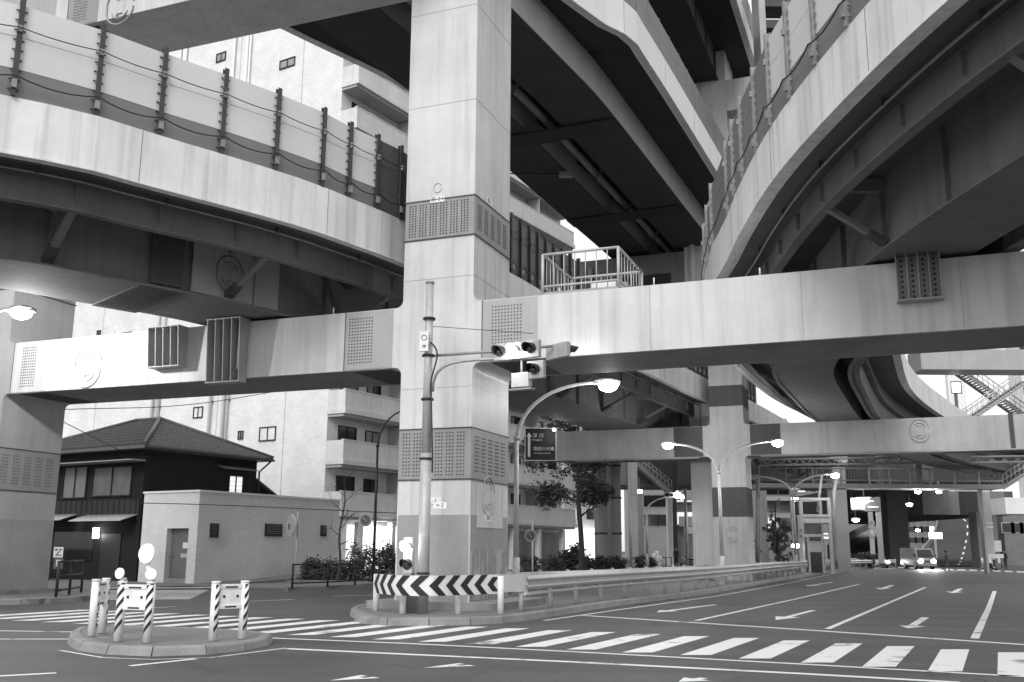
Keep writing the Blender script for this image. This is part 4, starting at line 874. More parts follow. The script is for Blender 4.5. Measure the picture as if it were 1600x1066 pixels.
# guard rails
def wrail(P, z0, root, m=galvL, h=.35):
    N = normals(P, 1); prof = []
    for k in range(13): t = k/12; prof.append((.045*math.sin(t*math.pi*4-math.pi/2)+.045, z0+h*t))
    mb = MB(); n = len(prof); vs = []
    for p, q in zip(P, N): vs += [V((p.x-q.x*o, p.y-q.y*o, z)) for o, z in prof] + [V((p.x+q.x*.006-q.x*o, p.y+q.y*.006-q.y*o, z)) for o, z in prof]
    fs = []; nn_ = 2*n
    for i in range(len(P)-1):
        for k in range(n-1): fs += [(i*nn_+k, i*nn_+k+1, (i+1)*nn_+k+1, (i+1)*nn_+k), (i*nn_+n+k, (i+1)*nn_+n+k, (i+1)*nn_+n+k+1, i*nn_+n+k+1)]
        fs += [(i*nn_, (i+1)*nn_, (i+1)*nn_+n, i*nn_+n), (i*nn_+n-1, i*nn_+2*n-1, (i+1)*nn_+2*n-1, (i+1)*nn_+n-1)]
    mb.add(vs, fs, m, True)
    return mb.build('rail', root)
ifr_s = smooth_path([(p.x, p.y) for p in ifr], .5); nf = normals(ifr_s, 1)
inner = [V((p.x+q.x*.42, p.y+q.y*.42, 0)) for p, q in zip(ifr_s, nf)]
RP = smooth_path([(p.x, p.y) for p in inner[3::4]], 2.0)
iC = min(range(len(RP)), key=lambda i: abs((800+F*(RP[i]-CAM).dot(RT)/(RP[i]-CAM).dot(FW))-783))
# chevron board section
GR = thing('guard_rail', (RP[iC].x, RP[iC].y, .15), 'long pale guard rail receding along the median island kerb', 'guard rail', 'guard rails')
wrail(RP[iC:], .62, GR)
mb = MB(); Nr = normals(RP, 1)
for i in range(iC, min(len(RP), iC+60)):
    p = RP[i]+Nr[i]*.09; mb = MB(); mb.tube([V((p.x, p.y, .15)), V((p.x, p.y, .95))], .06, galvL, 8); mb.build('post', GR)
Pl = smooth_path([(p.x+q.x*.12, p.y+q.y*.12) for p, q in zip(RP[iC:], Nr[iC:])], 2.0)
mb = MB(); mb.tube([V((p.x, p.y, .55)) for p in RP[iC:]], .05, galvL, 6, True); mb.build('lower_tube', GR)
CB = thing('chevron_barrier', (-1.9, 22.6, .15), 'curved barrier board with black and white chevrons at the nose of the median', 'barrier')
cpx = [(583, 956), (600, 959), (628, 962), (672, 963), (715, 961), (750, 959), (783, 957)]
CP = smooth_path([(p.x, p.y) for p in pz(cpx, .15)], .05); 
nCB = normals(CP, -1)
cpath = CP; L_ = len(cpath)
def cp_at(s):
    s = max(0, min(L_-1.001, s)); i = int(s); f = s-i; return cpath[i].lerp(cpath[i+1], f) - (nCB[i]*-.0)
zb, zt = .57, 1.0; per = L_/10.3
fr = [V((p.x-q.x*0, p.y-q.y*0, 0)) for p, q in zip(cpath, nCB)]
mb = MB(); sweep(mb, cpath, nCB, rect(-.03, 0, zb, zt), white); mb.build('board', CB)
mb = MB(); zm = (zb+zt)/2
sgn = 1 if (nCB[L_//2]).y < 0 else -1
for k in range(-1, 11):
    for (za, z_b, dir_) in ((zm, zt, 1), (zm, zb, 1)):
        m0 = 8
        for j in range(m0):
            f0, f1 = j/m0, (j+1)/m0; sl_ = per*.55
            s00 = k*per+per*.05+sl_*f0; s01 = k*per+per*.05+sl_*f1; wdt = per*.48
            if s00 < 0 or s01+wdt > L_-3: continue
            for u in range(4):
                pts = []
                for s, f in ((s00+wdt*u/4, f0), (s00+wdt*(u+1)/4, f0), (s01+wdt*(u+1)/4, f1), (s01+wdt*u/4, f1)):
                    i = int(s); c = cp_at(s); z = za+(z_b-za)*f; q_ = nCB[min(i, L_-1)]; pts.append(V((c.x, c.y, z))+(q_*.008 if sgn > 0 else -q_*.038))
                mb.face(pts, black)
mb.build('chevron_marks', CB)
for x in (586, 628, 715, 782):
    p = base(x, 960 if x > 600 else 955); q = p+V((0, .12, 0)); mb = MB(); mb.cyl(V((q.x, q.y, .15)), V((q.x, q.y, .98)), .075, white, 10); mb.build('post', CB)
mb = MB(); e_ = cpath[-1]; e2 = RP[iC]; mb.obox((V((e_.x, e_.y, .8))+V((e2.x, e2.y, .8)))/2, (V((e2.x-e_.x, e2.y-e_.y, 0)))/2*1.3, (0, .02, 0), (0, 0, .2), galvL); mb.build('end_plate', CB)
# rear rail of the median and a rail on the far kerb
bks = smooth_path([(p.x, p.y) for p in bk[3:]], 1.0); nb_ = normals(bks, -1)
BR = [V((p.x+q.x*.5, p.y+q.y*.5, 0)) for p, q in zip(bks, nb_)]; BRp = smooth_path([(p.x, p.y) for p in BR], 2.0)
G2 = thing('guard_rail', (BRp[0].x, BRp[0].y, .15), 'second guard rail on the rear edge of the median, seen past the near one', 'guard rail', 'guard rails')
wrail(BRp, .5, G2)
for p in BRp: mb = MB(); mb.tube([V((p.x, p.y+.1, .15)), V((p.x, p.y+.1, .9))], .06, galvL, 8); mb.build('post', G2)
G3p = smooth_path([(p.x, p.y) for p in pz([(1080, 885), (1112, 884)], .14)], 2)
x0 = ay(1084, 880, 72); x1 = ay(1112, 880, 72); G3 = thing('guard_rail', (x0.x, 72, .14), 'short pale rail in front of the parked motorcycles', 'guard rail', 'guard rails')
mb = MB(); mb.box((x0.x, 72, .6), (x1.x, 72.06, .95), galvL); mb.build('rail', G3)
for s in (0, .5, 1): mb = MB(); X = x0.x+(x1.x-x0.x)*s; mb.cyl((X, 72.1, .14), (X, 72.1, .9), .06, galvL); mb.build('post', G3)

# H-shaped protective posts on the refuge
def hframe(bl, br, label, stripes=(0, 1, 2, 3), board=True, top=.0):
    root = thing('protective_post', (bl+br)/2, label, 'protective post', 'striped H-shaped posts on the small island'); z0 = .13; h = .88
    right = (br-bl).normalized(); n = V((right.y, -right.x, 0))
    for p in (bl, br):
        mb = MB(); r = .068; mb.tube([V((p.x, p.y, z0)), V((p.x, p.y, z0+h))], r, white, 20); mb.tube([V((p.x, p.y, z0+h)), V((p.x, p.y, z0+h+.03))], [r*1.1, r*1.05], white, 20); po = mb.build('post', root)
        mb = MB()    # spiral bands of black tape on the right half of each post
        for k in range(5):
            zc = z0+.12+k*.165; pts0 = []; pts1 = []
            for j in range(9):
                t = -.5+j/8*1.75; a = n*math.cos(t)+right*math.sin(t); q = V((p.x, p.y, 0))+a*(r+.0015); zz = zc+j/8*.16; pts0.append(V((q.x, q.y, zz))); pts1.append(V((q.x, q.y, min(zz+.075, z0+h-.02))))
            mb.add(pts0+pts1, [(j, j+1, 10+j, 9+j) for j in range(8)], black, True)
        mb.build('striped_tape', po)
    if board:
        c = (bl+br)/2; hw = (br-bl).length/2-.06
        mb = MB(); mb.obox(V((c.x, c.y, .80)), right*hw, n*.022, (0, 0, .17), white)
        mb.obox(V((c.x, c.y, .955)), right*hw, n*.035, (0, 0, .035), white); mb.obox(V((c.x, c.y, .64)), right*hw, n*.035, (0, 0, .035), white)
        mb.build('panel', root, .008)
        mb = MB()
        for s in (-1, 1): mb.disc(V((c.x, c.y, .80))+right*s*hw*.6+n*.023, n, .022, .01, black, 10)
        mb.obox(V((c.x, c.y, .945))+n*.036, right*hw*.55, n*.003, (0, 0, .012), black); mb.obox(V((c.x, c.y, .638))+n*.036, right*hw*.5, n*.003, (0, 0, .012), black); mb.build('panel_slots', root)
    return root
HA = hframe(base(143, 994, .13), base(159, 989, .13), 'striped H post standing side-on at the left end of the small island')
hb_l, hb_r = base(184, 1002, .13), base(229.5, 1004, .13)
HB = hframe(hb_l, hb_r, 'middle striped H post carrying the round white reflectors')
HC = hframe(base(332, 1001, .13), base(378, 998, .13), 'striped H post at the right end of the small island')
def reflector(px_, py_, at, r, label, tall, tilt=0):
    p = ay(px_, py_, at.y); root = thing('delineator', V((at.x, at.y, 1.04)), label, 'reflector', 'round white reflectors on the middle post')
    mb = MB(); mb.tube([V((at.x, at.y, 1.02)), V((at.x, at.y, 1.06)), V((p.x, at.y, p.z-r))], [.07, .065, .035] if not tall else [.035, .04, .04], galvL if not tall else white, 12); mb.build('stem', root)
    mb = MB(); mb.disc(V((p.x, at.y-.05, p.z)), (-.35+tilt, -.9, .05), r, .025, white, 28); mb.disc(V((p.x, at.y-.055, p.z)), (-.35+tilt, -.9, .05), r*.86, .026, signE, 28); mb.build('disc', root)  # inner face glows by itself in place of reflected light
reflector(190, 896, hb_l, .085, 'small round reflector on the left stem of the middle H post', False)
reflector(238, 897, hb_r, .085, 'small tilted round reflector on the right stem of the middle H post', False, .5)
rp = hb_r+V((-.03, .12, 0)); reflector(232, 865, rp, .155, 'large round white disc on a white post behind the middle H post', True)
# signs
def noparking(x, yb, xc, yc, Y, r, label, pm, ytop):
    p = V((ay(x, yb, Y).x, Y, .14)); c = ay(xc, yc, Y-.12); root = thing('road_sign', p, label, 'road sign', 'round no parking signs')
    mb = MB(); mb.tube([p, V((p.x, Y, ay(x, ytop, Y).z))], .04, pm, 8); mb.build('pole', root)
    mb = MB(); mb.disc(c, (-.1, -1, 0), r, .02, white, 24); mb.disc(c+V((0, -.005, 0)), (-.1, -1, 0), r*.93, .022, postl, 24); mb.disc(c+V((0, -.008, 0)), (-.1, -1, 0), r*.66, .024, panelD, 24)
    mb.obox(c+V((0, -.036, 0)), V((.7, 0, -.7))*r*.75, (0, .002, 0), V((.7, 0, .7))*r*.11, postl); mb.build('disc', root)
noparking(582, 905, 571, 813, 45.6, .3, 'no parking sign on the dark post left of the near pier', dk, 780)
noparking(832, 889, 829, 837, 50, .3, 'no parking sign on a white pole right of the near pier', white, 815)
p = V((ay(461, 903, 46).x, 46, .1)); root = thing('convex_mirror', p, 'oval pale traffic mirror turned away, in front of the tiled wall', 'mirror')
mb = MB(); mb.tube([p, V((p.x, 46, 3.2))], .035, tileB if False else galvL, 8); mb.build('pole', root)
c = ay(456, 821, 45.9); mb = MB(); mb.disc(c, (-.8, -.6, 0), .5, .05, galvL, 28); mb.disc(c+V((-.01, -.01, 0)), (-.8, -.6, 0), .45, .06, steelD, 28); mb.obox(c+V((-.12, -.06, -.05)), (.03, .04, 0), (0, .03, 0), (0, 0, .12), postl); mb.build('mirror_disc', root)
# parking sign
Y = 30.5; p = V((ay(88, 932, Y).x, Y, .15)); root = thing('parking_sign', p, 'white pictogram panel over a dark P sign beside the left pier', 'sign')
mb = MB(); mb.cyl(p, V((p.x, Y, ay(88, 855, Y).z)), .035, galv, 8); mb.build('pole', root)
a = ay(83, 871, Y-.06); b = ay(99, 855, Y-.06); mb = MB(); mb.box((a.x, a.y, a.z), (b.x, a.y+.03, b.z), white); s1_ = mb.build('pictogram_panel', root)
cx, cz = (a.x+b.x)/2, (a.z+b.z)/2; mb = MB(); mb.box((cx-.1, a.y-.006, cz+.05), (cx-.02, a.y-.002, cz+.1), black); mb.box((cx+.03, a.y-.006, cz+.05), (cx+.1, a.y-.002, cz+.1), black); mb.poly([(cx-.09, a.y-.006, cz-.1), (cx-.06, a.y-.006, cz-.1), (cx+.06, a.y-.006, cz+.02), (cx+.02, a.y-.006, cz+.03)], (0, .003, 0), black); mb.box((cx-.05, a.y-.006, cz-.1), (cx+.1, a.y-.002, cz-.075), black); mb.build('pictogram', s1_)
a = ay(83, 889, Y-.06); b = ay(99, 872, Y-.06); mb = MB(); mb.box((a.x, a.y, a.z), (b.x, a.y+.03, b.z), panelD); s2_ = mb.build('letter_panel', root); text('P', .28, white, s2_, M=frameM(((a.x+b.x)/2, a.y-.004, (a.z+b.z)/2), (1, 0, 0)), sx=1.2)
# direction board on the second pier
n_ = thing('direction_sign', apl(845, 720, (ay(869, 700, 52).x, 51.5), (1, 0)), 'dark overhead direction board with an up arrow and two place names', 'sign')
a = ay(821, 719, 50); b = ay(868, 670, 50); W = b.x-a.x; Hh = b.z-a.z
mb = MB(); mb.box((a.x, 50, a.z), (b.x, 50.1, b.z), mat('sign_face_dark', .02, .6)); mb.build('board', n_)
mb = MB(); t = .035
mb.box((a.x-t, 49.97, b.z), (b.x+t, 50.1, b.z+t), white); mb.box((a.x-t, 49.97, a.z-t), (b.x+t, 50.1, a.z), white); mb.box((b.x, 49.97, a.z), (b.x+t, 50.1, b.z), white); mb.box((a.x-t, 49.97, a.z), (a.x, 50.1, b.z), white); mb.build('frame', n_)
ax = a.x+W*.12
mb = MB(); mb.poly([(ax-.06, 49.985, a.z+Hh*.1), (ax+.06, 49.985, a.z+Hh*.1), (ax+.06, 49.985, a.z+Hh*.74), (ax+.14, 49.985, a.z+Hh*.74), (ax, 49.985, a.z+Hh*.87), (ax-.14, 49.985, a.z+Hh*.74), (ax-.06, 49.985, a.z+Hh*.74)], (0, .012, 0), white); mb.build('arrow', n_)
for s, sz, fx, fz in (('深 川', .24, .24, .77), ('Fukagawa', .13, .22, .64), ('隅田川大橋', .21, .26, .35), ('Sumidagawaohashi', .11, .28, .22)):
    text(s, sz, white, n_, M=frameM((a.x+W*fx, 49.98, a.z+Hh*fz), (1, 0, 0)), align='LEFT')
mb = MB(); mb.tube([(b.x-.1, 49.2, b.z-.15), (b.x-.1, 49.95, b.z+.1)], .03, galv); mb.ball((b.x-.1, 49.2, b.z-.15), .07, lampE); mb.build('board_lamp', n_); lamp_light((b.x-.1, 49.3, b.z-.25), 4, .05)
mb = MB(); mb.box((b.x-.3, 50.1, a.z+.2), (b.x-.1, 53, a.z+.35), galv); mb.box((b.x-.3, 50.1, b.z-.4), (b.x-.1, 53, b.z-.25), galv); mb.build('support_arm', n_)

# work platform on the big beam
q0 = M1.inverted() @ apl(847, 455, P0, U); q1 = M1.inverted() @ apl(966, 448, P0, U)
PL = thing('work_platform', M1 @ V((q0.x, .2, 7.8)), 'small railed platform with a white cabinet on top of the big beam', 'platform')
sa, sb = q0.x, q1.x; ta, tb = .05, 2.4; zh = 8.85
mb = MB(M1); mb.box((sa, ta, 7.81), (sb, tb, 7.87), galv); mb.build('floor_grating', PL)
for (A_, B_) in (((sa, ta), (sb, ta)), ((sb, ta), (sb, tb)), ((sb, tb), (sa, tb)), ((sa, tb), (sa, ta))):
    mb = MB(M1); L0 = math.dist(A_, B_); n = max(2, int(L0/.27))
    mb.tube([(A_[0], A_[1], zh), (B_[0], B_[1], zh)], .035, galvL, 6); mb.tube([(A_[0], A_[1], 8.02), (B_[0], B_[1], 8.02)], .03, galvL, 6)
    for i in range(n): f = i/n; X, Y_ = A_[0]+(B_[0]-A_[0])*f, A_[1]+(B_[1]-A_[1])*f; mb.cyl((X, Y_, 7.87), (X, Y_, zh), .04 if i == 0 else .013, galvL, 6)
    mb.build('railing', PL)
mb = MB(M1); mb.box((sa+.95, 1.1, 7.87), (sa+1.6, 1.6, 8.35), white); mb.box((sa+1.7, .9, 7.87), (sa+1.95, 1.5, 8.2), galv); mb.build('cabinet', PL, .01)

# black pedestrian fences
def fence(pts, h, label, m=dk, rails=3, post=1.8, group='low black pedestrian fences'):
    P = smooth_path(pts, post); root = thing('pedestrian_fence', (P[0].x, P[0].y, .14), label, 'fence', group)
    for p in P: mb = MB(); mb.cyl((p.x, p.y, .14), (p.x, p.y, .14+h+.03), .04, m, 6); mb.build('post', root)
    for k in range(rails): z = .14+h-(h-.18)*k/(rails-1); mb = MB(); mb.tube([V((p.x, p.y, z)) for p in P], .03, m, 6); mb.build('rail', root)
    return root
pp = [(ay(92, 932, 30).x, 29.8), (ay(147, 925, 34).x, 33)]; fence(pp, 1.0, 'black pipe fence beside the parking sign', rails=3, post=1.6)
fp = [(p.x, p.y) for p in pz([(454, 920), (520, 917), (620, 911)], .14)]; fence([(x, y+.25) for x, y in fp], .85, 'black fence in front of the dark shrubs left of the near pier', rails=2, post=2)
fp = [(p.x, p.y) for p in pz([(805, 899), (880, 894), (945, 891)], .14)]; fence([(x, y+.3) for x, y in fp], .85, 'black fence in front of the street tree', rails=2, post=2)
fp = [(p.x, p.y) for p in pz([(985, 890), (1050, 888.5)], .14)]; fence([(x, y+.3) for x, y in fp], .9, 'far black fence by the concrete pillars', rails=2, post=1.5)
fence([(40, 84), (47, 100)], .85, 'far dark fence beyond the end of the guard rail', rails=2)

# ------------------------------------------------------------------ vegetation
def leaves(mb, c, rad, n, sz, m, sq=1.0):
    for _ in range(n):
        while True:
            u = V((random.uniform(-1, 1), random.uniform(-1, 1), random.uniform(-1, 1)))
            if u.length <= 1: break
        p = V(c)+V((u.x*rad, u.y*rad, u.z*rad*sq)); a = V((random.gauss(0, 1), random.gauss(0, 1), random.gauss(0, .6))).normalized(); b = a.cross(V((random.gauss(0, 1), random.gauss(0, 1), random.gauss(0, 1)))).normalized(); s = sz*random.uniform(.6, 1.3)
        mb.add([p-a*s, p+b*s*.45, p+a*s, p-b*s*.45], [(0, 1, 2, 3)], m if random.random() < .7 else leafL)
def branch(mb, tips, p, d, L, r, depth, m=bark, spread=.75, kids=(2, 3)):
    n = 4; pts = [p]; q = V(p); dd = V(d)
    for i in range(n):
        dd = (dd+V((random.gauss(0, .12), random.gauss(0, .12), random.gauss(0, .07)+.03))).normalized(); q = q+dd*L/n; pts.append(q)
    mb.tube(pts, [r*(1-.45*i/n) for i in range(n+1)], m, 6 if depth > 1 else 5, False)
    if depth == 0: tips.append(q); tips.append(pts[2]); return
    for k in range(random.randint(*kids)):
        a = random.uniform(0, 2*math.pi); ax = dd.cross(V((math.cos(a), math.sin(a), .3))).normalized(); nd = (dd+ax*spread*random.uniform(.6, 1.2)).normalized()
        branch(mb, tips, pts[random.randint(2, n)], nd, L*random.uniform(.6, .8), r*.55, depth-1, m, spread, kids)
    if depth == 1: tips.append(q)
def tree(b, h, label, crown=True, r=.2, leafsz=.13, nleaf=70, cr=.8, depth=3, spread=.8, trunk_h=.3, sq=.8):
    root = thing('street_tree', b, label, 'tree'); tips = []; mb = MB(); b = V(b); tp = b+V((random.uniform(-.2, .2), 0, h*.92))
    K = 8; tr = [b.lerp(tp, k/K)+V((math.sin(k*1.3)*.07, 0, 0)) for k in range(K+1)]; mb.tube(tr, [r*(1-.75*k/K) for k in range(K+1)], bark, 8, False)
    nb = 9
    for k in range(nb):
        f = trunk_h+(.97-trunk_h)*k/(nb-1); p = b.lerp(tp, f); a = k*2.4+random.random(); L = h*.24*(1.15-.7*abs(f-.55)/.5*.8)
        branch(mb, tips, p, V((math.cos(a), math.sin(a), random.uniform(.35, .95))).normalized(), L*.6, r*.4*(1.1-f*.6), depth-1, spread=spread)
    mb.build('trunk', root)
    if crown:
        mb = MB()
        for k in range(26): f = random.uniform(.42, 1.06); aa = random.uniform(0, 6.28); leaves(mb, b.lerp(tp, f)+V((math.cos(aa), math.sin(aa), 0))*random.uniform(.2, 1.5)*(1.25-.6*f), cr*.55, int(nleaf*.7), leafsz, leafM, .7)
        for t in tips:
            if random.random() < .12: continue
            leaves(mb, t, cr*random.uniform(.5, 1.1), int(nleaf*random.uniform(.5, 1.2)), leafsz, leafM, sq)
        mb.build('crown', root)
    return root
Y = 62; tb = V((ay(908, 888, Y).x, Y, .14)); tree(tb, ay(905, 622, Y).z, 'leafy street tree with a forked trunk right of the direction board', r=.2, leafsz=.115, nleaf=120, cr=1.1, depth=3, trunk_h=.34, sq=.6)
Y = 45; tb = V((ay(527, 905, Y).x, Y, .14)); tree(tb, ay(527, 735, Y).z, 'bare young tree with thin twigs left of the dark lamp post', crown=False, r=.07, depth=2, trunk_h=.35)
def bush(x0, x1, yb, yt, Y, label, n=500, sz=.1, d=1.4, group='shrubs on the pavement', m=leafM, bare=.5):
    a = V((ay(x0, yb, Y).x, Y, .1)); b = V((ay(x1, yb, Y).x, Y, .1)); h = ay(x0, yt, Y).z-.1; root = thing('shrub', (a+b)/2, label, 'shrub', group); L = b.x-a.x
    mb = MB(); tips = []; k = max(4, int(L*1.6))
    for i in range(k):
        p = a.lerp(b, (i+.5)/k)+V((0, random.uniform(0, d), 0)); branch(mb, tips, p, V((random.uniform(-.5, .5), random.uniform(-.3, .3), 1)).normalized(), h*.42, .03, 2, spread=.6)
    mb.tube([a+V((0, d*.5, .02)), b+V((0, d*.5, .02))], .05, bark, 5)
    for i in range(k): p = a.lerp(b, (i+.5)/k); mb.tube([p+V((0, 0, .02)), p+V((0, d, .02))], .04, bark, 4)
    mb.build('stem', root); mb = MB()
    for i in range(int(n*bare)): f = random.random(); hh = h*(.55+.45*abs(math.sin(f*9+x0))); leaves(mb, a.lerp(b, f)+V((0, random.uniform(0, d), random.uniform(.05, hh))), .22, 11, sz*.68, m)
    for t in tips: leaves(mb, t, .26, 16, sz*.68, m)
    mb.build('foliage', root)
bush(468, 548, 915, 872, 47.5, 'dark low shrub at the left end of the black fence', 700); bush(545, 622, 912, 845, 47.5, 'taller dark shrub in front of the lit entrance', 900)
bush(815, 880, 893, 868, 62, 'low shrub at the foot of the apartment block', 250, .13); bush(882, 905, 888, 850, 66, 'tall shrub in front of the bright shop', 260, .15); bush(915, 975, 892, 868, 64, 'shrub at the foot of the concrete pillar', 400, .14)
bush(1000, 1020, 889, 868, 80, 'small potted shrub by the far fence', 80, .15, .6); bush(1212, 1245, 882, 798, 112, 'loose leafy tree-like shrub beside the lift tower', 260, .28, 3, m=leafL); bush(1350, 1366, 880, 864, 100, 'clipped hedge on the far traffic island', 400, .2, 1.5)

# ------------------------------------------------------------------ far structures
def pillar(x0, x1, xs, Y, yt, label, m=conc, cat='pillar', name='concrete_pillar', dd=2.2, bandz=()):
    a = ay(x0, 880, Y); b = ay(x1, 880, Y); z = ay(x0, yt, Y).z; root = thing(name, (a.x, Y, .1), label, cat); mb = MB(); mb.box((a.x, Y, .0), (b.x, Y+dd, z), m, .05); mb.build('shaft', root)
    for zz in bandz: mb = MB(); mb.box((a.x-.03, Y-.03, zz), (b.x+.03, Y+dd+.03, zz+.12), girdD); mb.build('band', root)
    return root, a.x, b.x, z
rr, xa, xb, z = pillar(934, 972, 985, 66, 640, 'pale ribbed concrete pillar behind the second pier beam, with a drain pipe', shade, bandz=(2.6, 4.9, 7.0, 9.1))
mb = MB(); X = xa+(xb-xa)*.5; mb.tube([(X, 65.8, .2), (X, 65.8, z)], .14, galvL, 8); mb.tube([(X, 65.8, 8.2), (X+2, 65.8, 8.25)], .12, galvL, 8); mb.build('drain_pipe', rr)
pillar(988, 999, 1003, 82, 700, 'slim pale pillar right of the ribbed one', shade)
rr, xa, xb, z = pillar(1045, 1053, 1056, 100, 700, 'narrow white pillar beside the stacked balconies', plaster, dd=1)
rr, xa, xb, z = pillar(1309, 1330, 1332, 86, 730, 'pale concrete pillar right of the lift tower', shade, dd=1.8)
rr, xa, xb, z = pillar(1392, 1424, 1426, 118, 770, 'dark banded pillar under the far deck', girdD, dd=2.5, bandz=(3.2,))
rr, xa, xb, z = pillar(1532, 1564, 1568, 110, 800, 'broad grey pillar on the right behind the far barrier', gird, dd=2)
rr, xa, xb, z = pillar(1505, 1533, 1536, 345, 585, 'pale pillar rising behind the stairs at the right', plaster, dd=2)
def beam(x0, x1, yt, yb, Y, d, label, m, name='crossbeam', cat='beam', panels=None, group=None):
    a = ay(x0, yb, Y); b = ay(x1, yt, Y); root = thing(name, (a.x, Y, a.z), label, cat, group); mb = MB(); mb.box((a.x, Y, a.z), (b.x, Y+d, b.z), m); mb.build('girder', root)
    if panels:
        x = a.x; W = b.x-a.x
        for f0, f1, pm in panels: mb = MB(); mb.box((a.x+W*f0, Y-.05, a.z-.02), (a.x+W*f1, Y-.004, b.z-.02), pm); mb.build('face_panel', root)
    return root, a, b
beam(935, 1110, 716, 757, 90, 8, 'dark deck beam behind the second pier, above the far signals', girdD, panels=[(0, .25, gird), (.45, .7, girdDD)])
beam(1186, 1572, 712, 752, 104, 16, 'dark overhead deck crossing the street beyond the second pier', girdDD, panels=[(0, .12, girdD), (.3, .45, soffD), (.62, .7, girdD)])
beam(1300, 1582, 768, 803, 122, 45, 'patchwork grey girder spanning above the curving ramp', girdD, panels=[(.02, .1, soffD), (.12, .34, girdDD), (.4, .5, soffD), (.5, .7, gird), (.7, .8, soffD), (.82, .95, gird)])
beam(1440, 1720, 547, 577, 66, 2.2, 'light crossbeam high at the right edge above the stairs', steelD)
beam(1572, 1660, 778, 803, 100, 3, 'white deck edge at the far right', plaster)
# tubular sign gantry
def pxtube(pts, Y, r, m, mb): mb.tube([ay(x, y, Y) for x, y in pts], r, m, 6)
G = thing('sign_gantry', ay(1400, 724, 72), 'long tubular lattice gantry crossing above the footbridge', 'gantry'); mb = MB()
for y in (716, 725): pxtube([(1185, y+2), (1620, y-3)], 72, .09, galv, mb)
for k in range(22): x = 1190+k*20; pxtube([(x, 718), (x+10, 726)], 72, .04, galv, mb); pxtube([(x+10, 726), (x+20, 717)], 72, .04, galv, mb)
mb.build('lattice', G); mb = MB(); pxtube([(1184, 718), (1184, 880)], 72.5, .16, galv, mb); 
mb.build('column', G)
# footbridge
FB = thing('footbridge', ay(1380, 763, 78), 'steel footbridge with pale railing crossing the street in the distance', 'footbridge'); Y = 78
a = ay(1186, 762, Y); b = ay(1568, 762, Y); z0, z1 = ay(1400, 763, Y).z, ay(1400, 756, Y).z
mb = MB(); mb.box((a.x, Y, z0), (b.x, Y+2.5, z1), galv); mb.build('deck', FB)
for s, (f0, f1) in enumerate(((0, .22), (.22, .45), (.45, .7), (.7, 1))):
    xa, xb = a.x+(b.x-a.x)*f0, a.x+(b.x-a.x)*f1; m_ = galvL if s > 1 else postl; mb = MB(); zh = z1+1.15
    mb.tube([(xa, Y, zh), (xb, Y, zh)], .06, m_, 6); mb.tube([(xa, Y, z1+.25), (xb, Y, z1+.25)], .05, m_, 6); k = int((xb-xa)/2.2)+1
    for i in range(k): X = xa+(xb-xa)*i/k; mb.box((X, Y-.03, z1), (X+.12, Y+.03, zh), m_)
    for i in range(int((xb-xa)/.22)): X = xa+i*.22; mb.cyl((X, Y+.05, z1+.25), (X, Y+.05, zh), .012, postl, 4)
    mb.build('railing', FB)
for x in (1388, 1449, 1545): mb = MB(); q = ay(x, 800, Y); mb.box((q.x-(.06 if x == 1545 else .2), Y+1, z0-(6.4 if x == 1545 else 0)), (q.x+(.1 if x == 1545 else .25), Y+1.5, z1+4.2 if x != 1545 else z0), galv); mb.build('support', FB)
def stairs(p0, p1, w_, n, label, m=galvL, rail=1.0):
    p0, p1 = V(p0), V(p1); root = thing('steel_staircase', p0, label, 'staircase', 'steel stairs of the footbridges'); d = p1-p0; mb = MB()
    for yy in (0, w_): mb.poly([p0+V((0, yy, -.2)), p0+V((0, yy, .15)), p1+V((0, yy, .15)), p1+V((0, yy, -.2))], (0, .06, 0), m)
    mb.build('stringer', root); mb = MB()
    for i in range(n): q = p0.lerp(p1, (i+.5)/n); mb.box((q.x-abs(d.x)/n*.6, q.y, q.z-.03), (q.x+abs(d.x)/n*.6, q.y+w_, q.z+.03), postl)
    mb.build('tread', root)
    for yy in (0, w_):
        mb = MB(); mb.tube([p0+V((0, yy, rail)), p1+V((0, yy, rail))], .045, m, 6); mb.tube([p0+V((0, yy, rail*.55)), p1+V((0, yy, rail*.55))], .03, m, 6)
        for i in range(n//2+1): q = p0.lerp(p1, i/(n//2)); mb.cyl(q+V((0, yy, 0)), q+V((0, yy, rail)), .03, m, 5)
        mb.build('handrail', root)
stairs(ay(1568, 762, 78), ay(1632, 722, 78), 2.2, 20, 'pale stairs climbing right from the end of the footbridge')
stairs(ay(1500, 668, 84), ay(1612, 592, 84), 1.8, 26, 'bright stairs rising to the right behind the second beam')
stairs(ay(1612, 655, 88), ay(1495, 572, 88), 1.6, 28, 'dark stairs descending to the right against the sky', m=postl)
stairs(ay(1050, 770, 88), ay(990, 720, 88), 1.6, 20, 'stairs slanting down behind the second beam, left of the pier', m=galv)
# lift tower
LTt = thing('lift_tower', V((ay(1255, 880, 70).x, 70, .1)), 'open steel framed lift tower beside the guard rail', 'lift tower'); Y = 70
xa, xb = ay(1254, 880, Y).x, ay(1303, 880, Y).x; zt = ay(1254, 779, Y).z
for (X, YY) in ((xa, Y), (xb-.2, Y), (xa, Y+2), (xb-.2, Y+2)): mb = MB(); mb.box((X, YY, .1), (X+.22, YY+.22, zt), galvL); mb.build('post', LTt)
for z in (zt, zt*.78, zt*.7, zt*.52): mb = MB(); mb.box((xa, Y-.02, z-.12), (xb, Y+.1, z+.06), galvL); mb.box((xa, Y+2.1, z-.12), (xb, Y+2.2, z+.06), galvL); mb.build('beam', LTt)
mb = MB(); mb.box((xa+.2, Y+.05, zt*.70), (xb-.2, Y+.12, zt*.78), galvL); mb.box((xa+.2, Y+1.8, .1), (xb-.2, Y+1.9, zt*.78), panelD); mb.build('panel', LTt)
